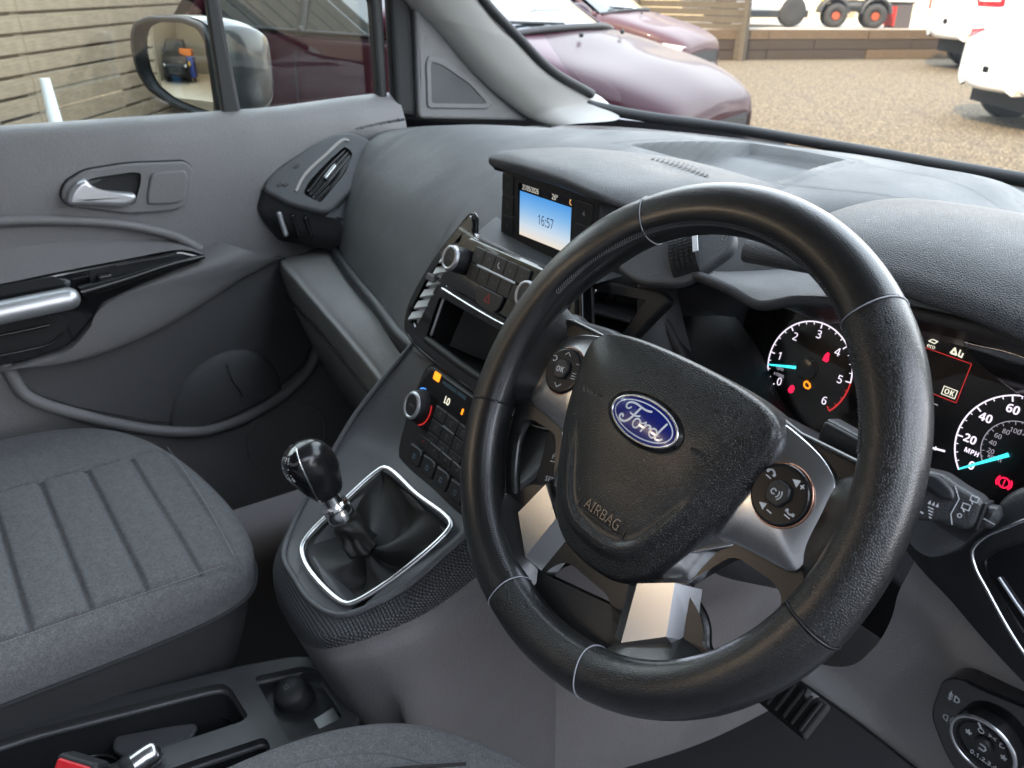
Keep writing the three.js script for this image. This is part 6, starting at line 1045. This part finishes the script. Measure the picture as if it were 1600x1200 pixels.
{
  const o = thing('quad_bike', 'small dark quad bike with orange wheels and a yellow plate', 'quad bike', TF(2.55, -.9)); o.rotation.y = terr - .4; o.updateMatrixWorld(true);
  const org = mat([.22, .035, .008], .5), dk = mat([.02, .022, .026], .45);
  for (const [x, zz] of [[-.42, .3], [.42, .3], [-.42, -.3], [.42, -.3]]) { const w = local(o, 'wheel', new THREE.TorusGeometry(.17, .085, 12, 28).translate(x, .25, zz), M.rubber); local(w, 'wheel_hub', new THREE.CylinderGeometry(.085, .085, .12, 20).rotateX(Math.PI / 2).translate(x, .25, zz), org); }
  local(o, 'frame', capped([[-.45, .42, 0], [0, .45, 0], [.5, .42, 0]], .12, { n: 16, m: 12 }), dk); local(o, 'seat', capped([[-.35, .68, 0], [0, .66, 0], [.18, .70, 0]], .12, { n: 16, m: 12, flat: .6 }), dk);
  for (const x of [-.45, .45]) local(o, 'mudguard', new THREE.TorusGeometry(.30, .07, 8, 24, Math.PI).scale(1, 1, 4.2).translate(x, .30, 0), dk);
  local(o, 'handlebar', capped([[.30, .95, -.34], [.25, 1.0, 0], [.30, .95, .34]], .022, { n: 16, m: 8 }), M.silverSoft); local(o, 'steering_post', capped([[.36, .55, 0], [.26, 1.0, 0]], .03, { n: 6, m: 8 }), dk); local(o, 'number_plate', bar(-.72, .55, -.1, -.70, .72, .14), mat([.75, .52, .02], .5));
}
{
  const o = thing('bucket_crate', 'dark crate with a red side on the terrace beside the quad bike', 'crate', TF(3.62, -.75)); o.rotation.y = terr; o.updateMatrixWorld(true);
  local(o, 'crate_body', new RoundedBoxGeometry(.42, .5, .4, 2, .03).translate(0, .25, 0), mat([.05, .04, .04], .6)); local(o, 'side_panel', bar(-.225, .05, -.18, -.212, .45, .2), mat([.42, .03, .03], .5)); local(o, 'lid', new RoundedBoxGeometry(.46, .05, .44, 2, .015).translate(0, .525, 0), M.blackMatt);
}
{
  const o = thing('red_sign', 'red notice board with a white arrow on wire legs', 'sign', TF(4.75, -.6)); o.rotation.y = terr - .1; o.updateMatrixWorld(true);
  local(o, 'board', new RoundedBoxGeometry(.95, .75, .03, 2, .01).translate(0, .78, 0), mat([.46, .035, .03], .5)); local(o, 'arrow', plate(outline([[-.28, .78], [-.06, .98], [-.06, .86], [.26, .86], [.26, .70], [-.06, .70], [-.06, .58]]), ID, .016, .004, 0), M.white);
  local(o, 'frame', sweep([[-.48, .40, 0], [.48, .40, 0], [.48, 1.16, 0], [-.48, 1.16, 0]], .018, { n: 60, m: 8, closed: true, up: [0, 0, 1] }), mat([.6, .6, .6], .5));
  for (const x of [-.4, .4]) for (const q of [-1, 1]) local(o, 'leg', capped([[x, .45, 0], [x, .0, q * .25]], .014, { n: 4, m: 6 }), mat([.45, .36, .2], .5));
}
{
  const o = thing('white_sheet', 'crumpled white plastic sheet lying on the terrace', 'sheet', TF(5.35, -.55)); o.rotation.y = terr; o.updateMatrixWorld(true);
  local(o, 'folds', grid((u, v) => [lerp(-.8, .8, u), .012 + .13 * Math.sin(Math.PI * u) * Math.sin(Math.PI * v) * (.6 + .4 * Math.sin(u * 9 + v * 4)), lerp(-.25, .35, v) + .05 * Math.sin(u * 7)], 40, 20), mat([.66, .68, .70], .6));
}
{
  const o = thing('cream_building', 'cream rendered building at the back of the yard', 'building', TF(4, -7)); o.rotation.y = terr; o.updateMatrixWorld(true);
  local(o, 'wall', bar(-7, 0, -3, 16, 4.5, 0), mat([.62, .53, .36], .85)); local(o, 'roof', bar(-7.3, 4.5, -3.3, 16.3, 4.8, .3), mat([.16, .12, .10], .8));
  for (const x of [1.6, 5.2]) { const w = local(o, 'door', bar(x, 0, .002, x + 1.0, 2.2, .05), mat([.22, .17, .11], .6)); local(w, 'handle', capped([[x + .85, 1.05, .06], [x + .85, 1.2, .06]], .02, { n: 3, m: 6 }), M.chrome); }
}
// workshop behind the van: its shade covers the van, its doorway shows in the door mirror
{
  const o = thing('workshop', 'tall grey workshop behind the van with a lit doorway', 'building', [0, 0, 5.4]);
  const w = mat([.16, .165, .17], .85), H = 9.0;
  part(o, 'wall', bar(-2.2, 0, 5.4, 16, H, 5.7), w); part(o, 'wall', bar(-7.6, 0, 5.4, -6.2, H, 5.7), w); part(o, 'wall', bar(-6.2, 3.6, 5.4, -2.2, H, 5.7), w);
  const wi = mat([.20, .18, .14], .8); part(o, 'inner_wall', bar(-6.4, 0, 11.2, -2.0, 3.7, 11.4), wi); part(o, 'inner_wall', bar(-6.4, 0, 5.7, -6.25, 3.7, 11.2), wi); part(o, 'inner_wall', bar(-2.15, 0, 5.7, -2.0, 3.7, 11.2), wi); part(o, 'ceiling', bar(-6.4, 3.7, 5.7, -2.0, 3.8, 11.4), wi);
  part(o, 'workshop_floor', bar(-6.25, .004, 5.4, -2.15, .012, 11.2), mat([.40, .36, .29], .6));
  part(o, 'side_wing', bar(6.5, 0, .2, 6.8, 5.2, 5.4), w); part(o, 'side_wing_roof', bar(6.3, 5.2, 0, 12, 5.4, 5.4), w);
  part(o, 'door_frame', bar(-6.3, 0, 5.34, -6.15, 3.7, 5.4), whitePaint); part(o, 'door_frame', bar(-2.25, 0, 5.34, -2.1, 3.7, 5.4), whitePaint);
}
for (let i = 0; i < 6; i++) {
  const x = -5.3 + (i % 3) * 1.05, z = 6.9 + Math.floor(i / 3) * 2.4;
  const o = thing('ceiling_lamp', 'warm strip lamp on the workshop ceiling', 'lamp', [x, 3.5, z], 'workshop ceiling lamps');
  local(o, 'lamp_tube', new RoundedBoxGeometry(.7, .06, .14, 2, .02), glow([1, .66, .22], 2.6)); local(o, 'housing', bar(-.37, .032, -.09, .37, .09, .09), M.white);
  const l = new THREE.PointLight(0xffe6cc, .9); l.position.set(0, -.12, 0); l.castShadow = true; l.shadow.radius = 8; o.add(l);
}
{
  const o = thing('tool_cart', 'orange and blue tool cart inside the workshop doorway', 'tool cart', [-4.5, 0, 8.6]);
  local(o, 'cabinet', new RoundedBoxGeometry(.9, .7, .5, 2, .04).translate(0, .5, 0), mat([.03, .05, .22], .4)); local(o, 'tray', new RoundedBoxGeometry(.8, .25, .45, 2, .04).translate(0, .98, 0), mat([.60, .16, .01], .5)); local(o, 'front_lamp', new THREE.SphereGeometry(.09, 14, 10).translate(.2, .6, -.26), mat([.7, .45, .03], .4));
  for (const x of [-.3, .3]) local(o, 'wheel', new THREE.TorusGeometry(.1, .05, 8, 20).rotateY(Math.PI / 2).translate(x, .15, 0), M.rubber);
  const p = thing('red_cabinet', 'red steel cabinet inside the workshop', 'cabinet', [-3.1, 0, 9.4]); local(p, 'cabinet', new RoundedBoxGeometry(.6, 1.3, .5, 2, .03).translate(0, .65, 0), mat([.45, .02, .02], .4)); local(p, 'handle', capped([[.1, .6, -.27], [.1, .9, -.27]], .015, { n: 3, m: 6 }), M.chrome);
}
car('parked_car', 'black car parked nose out inside the workshop doorway', { paint: paint([.012, .012, .014], .2), x: -4.9, z: 7.4, th: 20, s: .95, group: 'cars parked in the yard' });
// trees past the left rear of the van: their green shows in the gloss trim
{
  const leaf = [[.055, .12, .03], [.075, .15, .035], [.04, .09, .025]].map((c) => mat(c, .8)), bark = mat([.10, .075, .05], .9);
  const spots = [[-12.5, 2.6, 4.6], [-13.5, 6.0, 5.2], [-15.2, .2, 5.4], [-17, -7, 6.5], [-18.2, -10.5, 7], [-19, -14, 6.6], [-20.5, -4, 7]];
  spots.forEach(([x, z, h], n) => {
    const o = thing('tree', n < 3 ? 'leafy green tree standing past the rear left of the van' : 'tall leafy tree standing beyond the burgundy parked car', 'tree', [x, 0, z], n < 3 ? 'trees behind the fence' : 'trees beyond the parked cars');
    local(o, 'trunk', sweep([[0, 0, 0], [.05, h * .4, .03], [0, h * .75, 0]], (t) => lerp(.16, .05, t), { n: 14, m: 8, up: [1, 0, .2] }), bark);
    const q = []; const tri = [];
    for (let k = 0; k < 2600; k++) { const a = rnd() * 6.283, e = Math.acos(2 * rnd() - 1), r = Math.pow(rnd(), .4), cl = Math.floor(rnd() * 9), cx = Math.cos(cl * 2.4) * 1.1, cz = Math.sin(cl * 2.4) * 1.1, cy = h * .56 + (cl % 3 - 1) * h * .22, R0 = h * .2, p = [cx + Math.cos(a) * Math.sin(e) * r * R0 * 1.2, cy + Math.cos(e) * r * R0, cz + Math.sin(a) * Math.sin(e) * r * R0 * 1.2]; const g = new THREE.PlaneGeometry(.30, .20); g.rotateX(rnd() * 3).rotateY(rnd() * 6).translate(...p); tri.push(g); }
    void q; local(o, 'crown', mergeGeometries(tri), leaf[n % 3]);
  });
}
renderer.render(scene, camera);
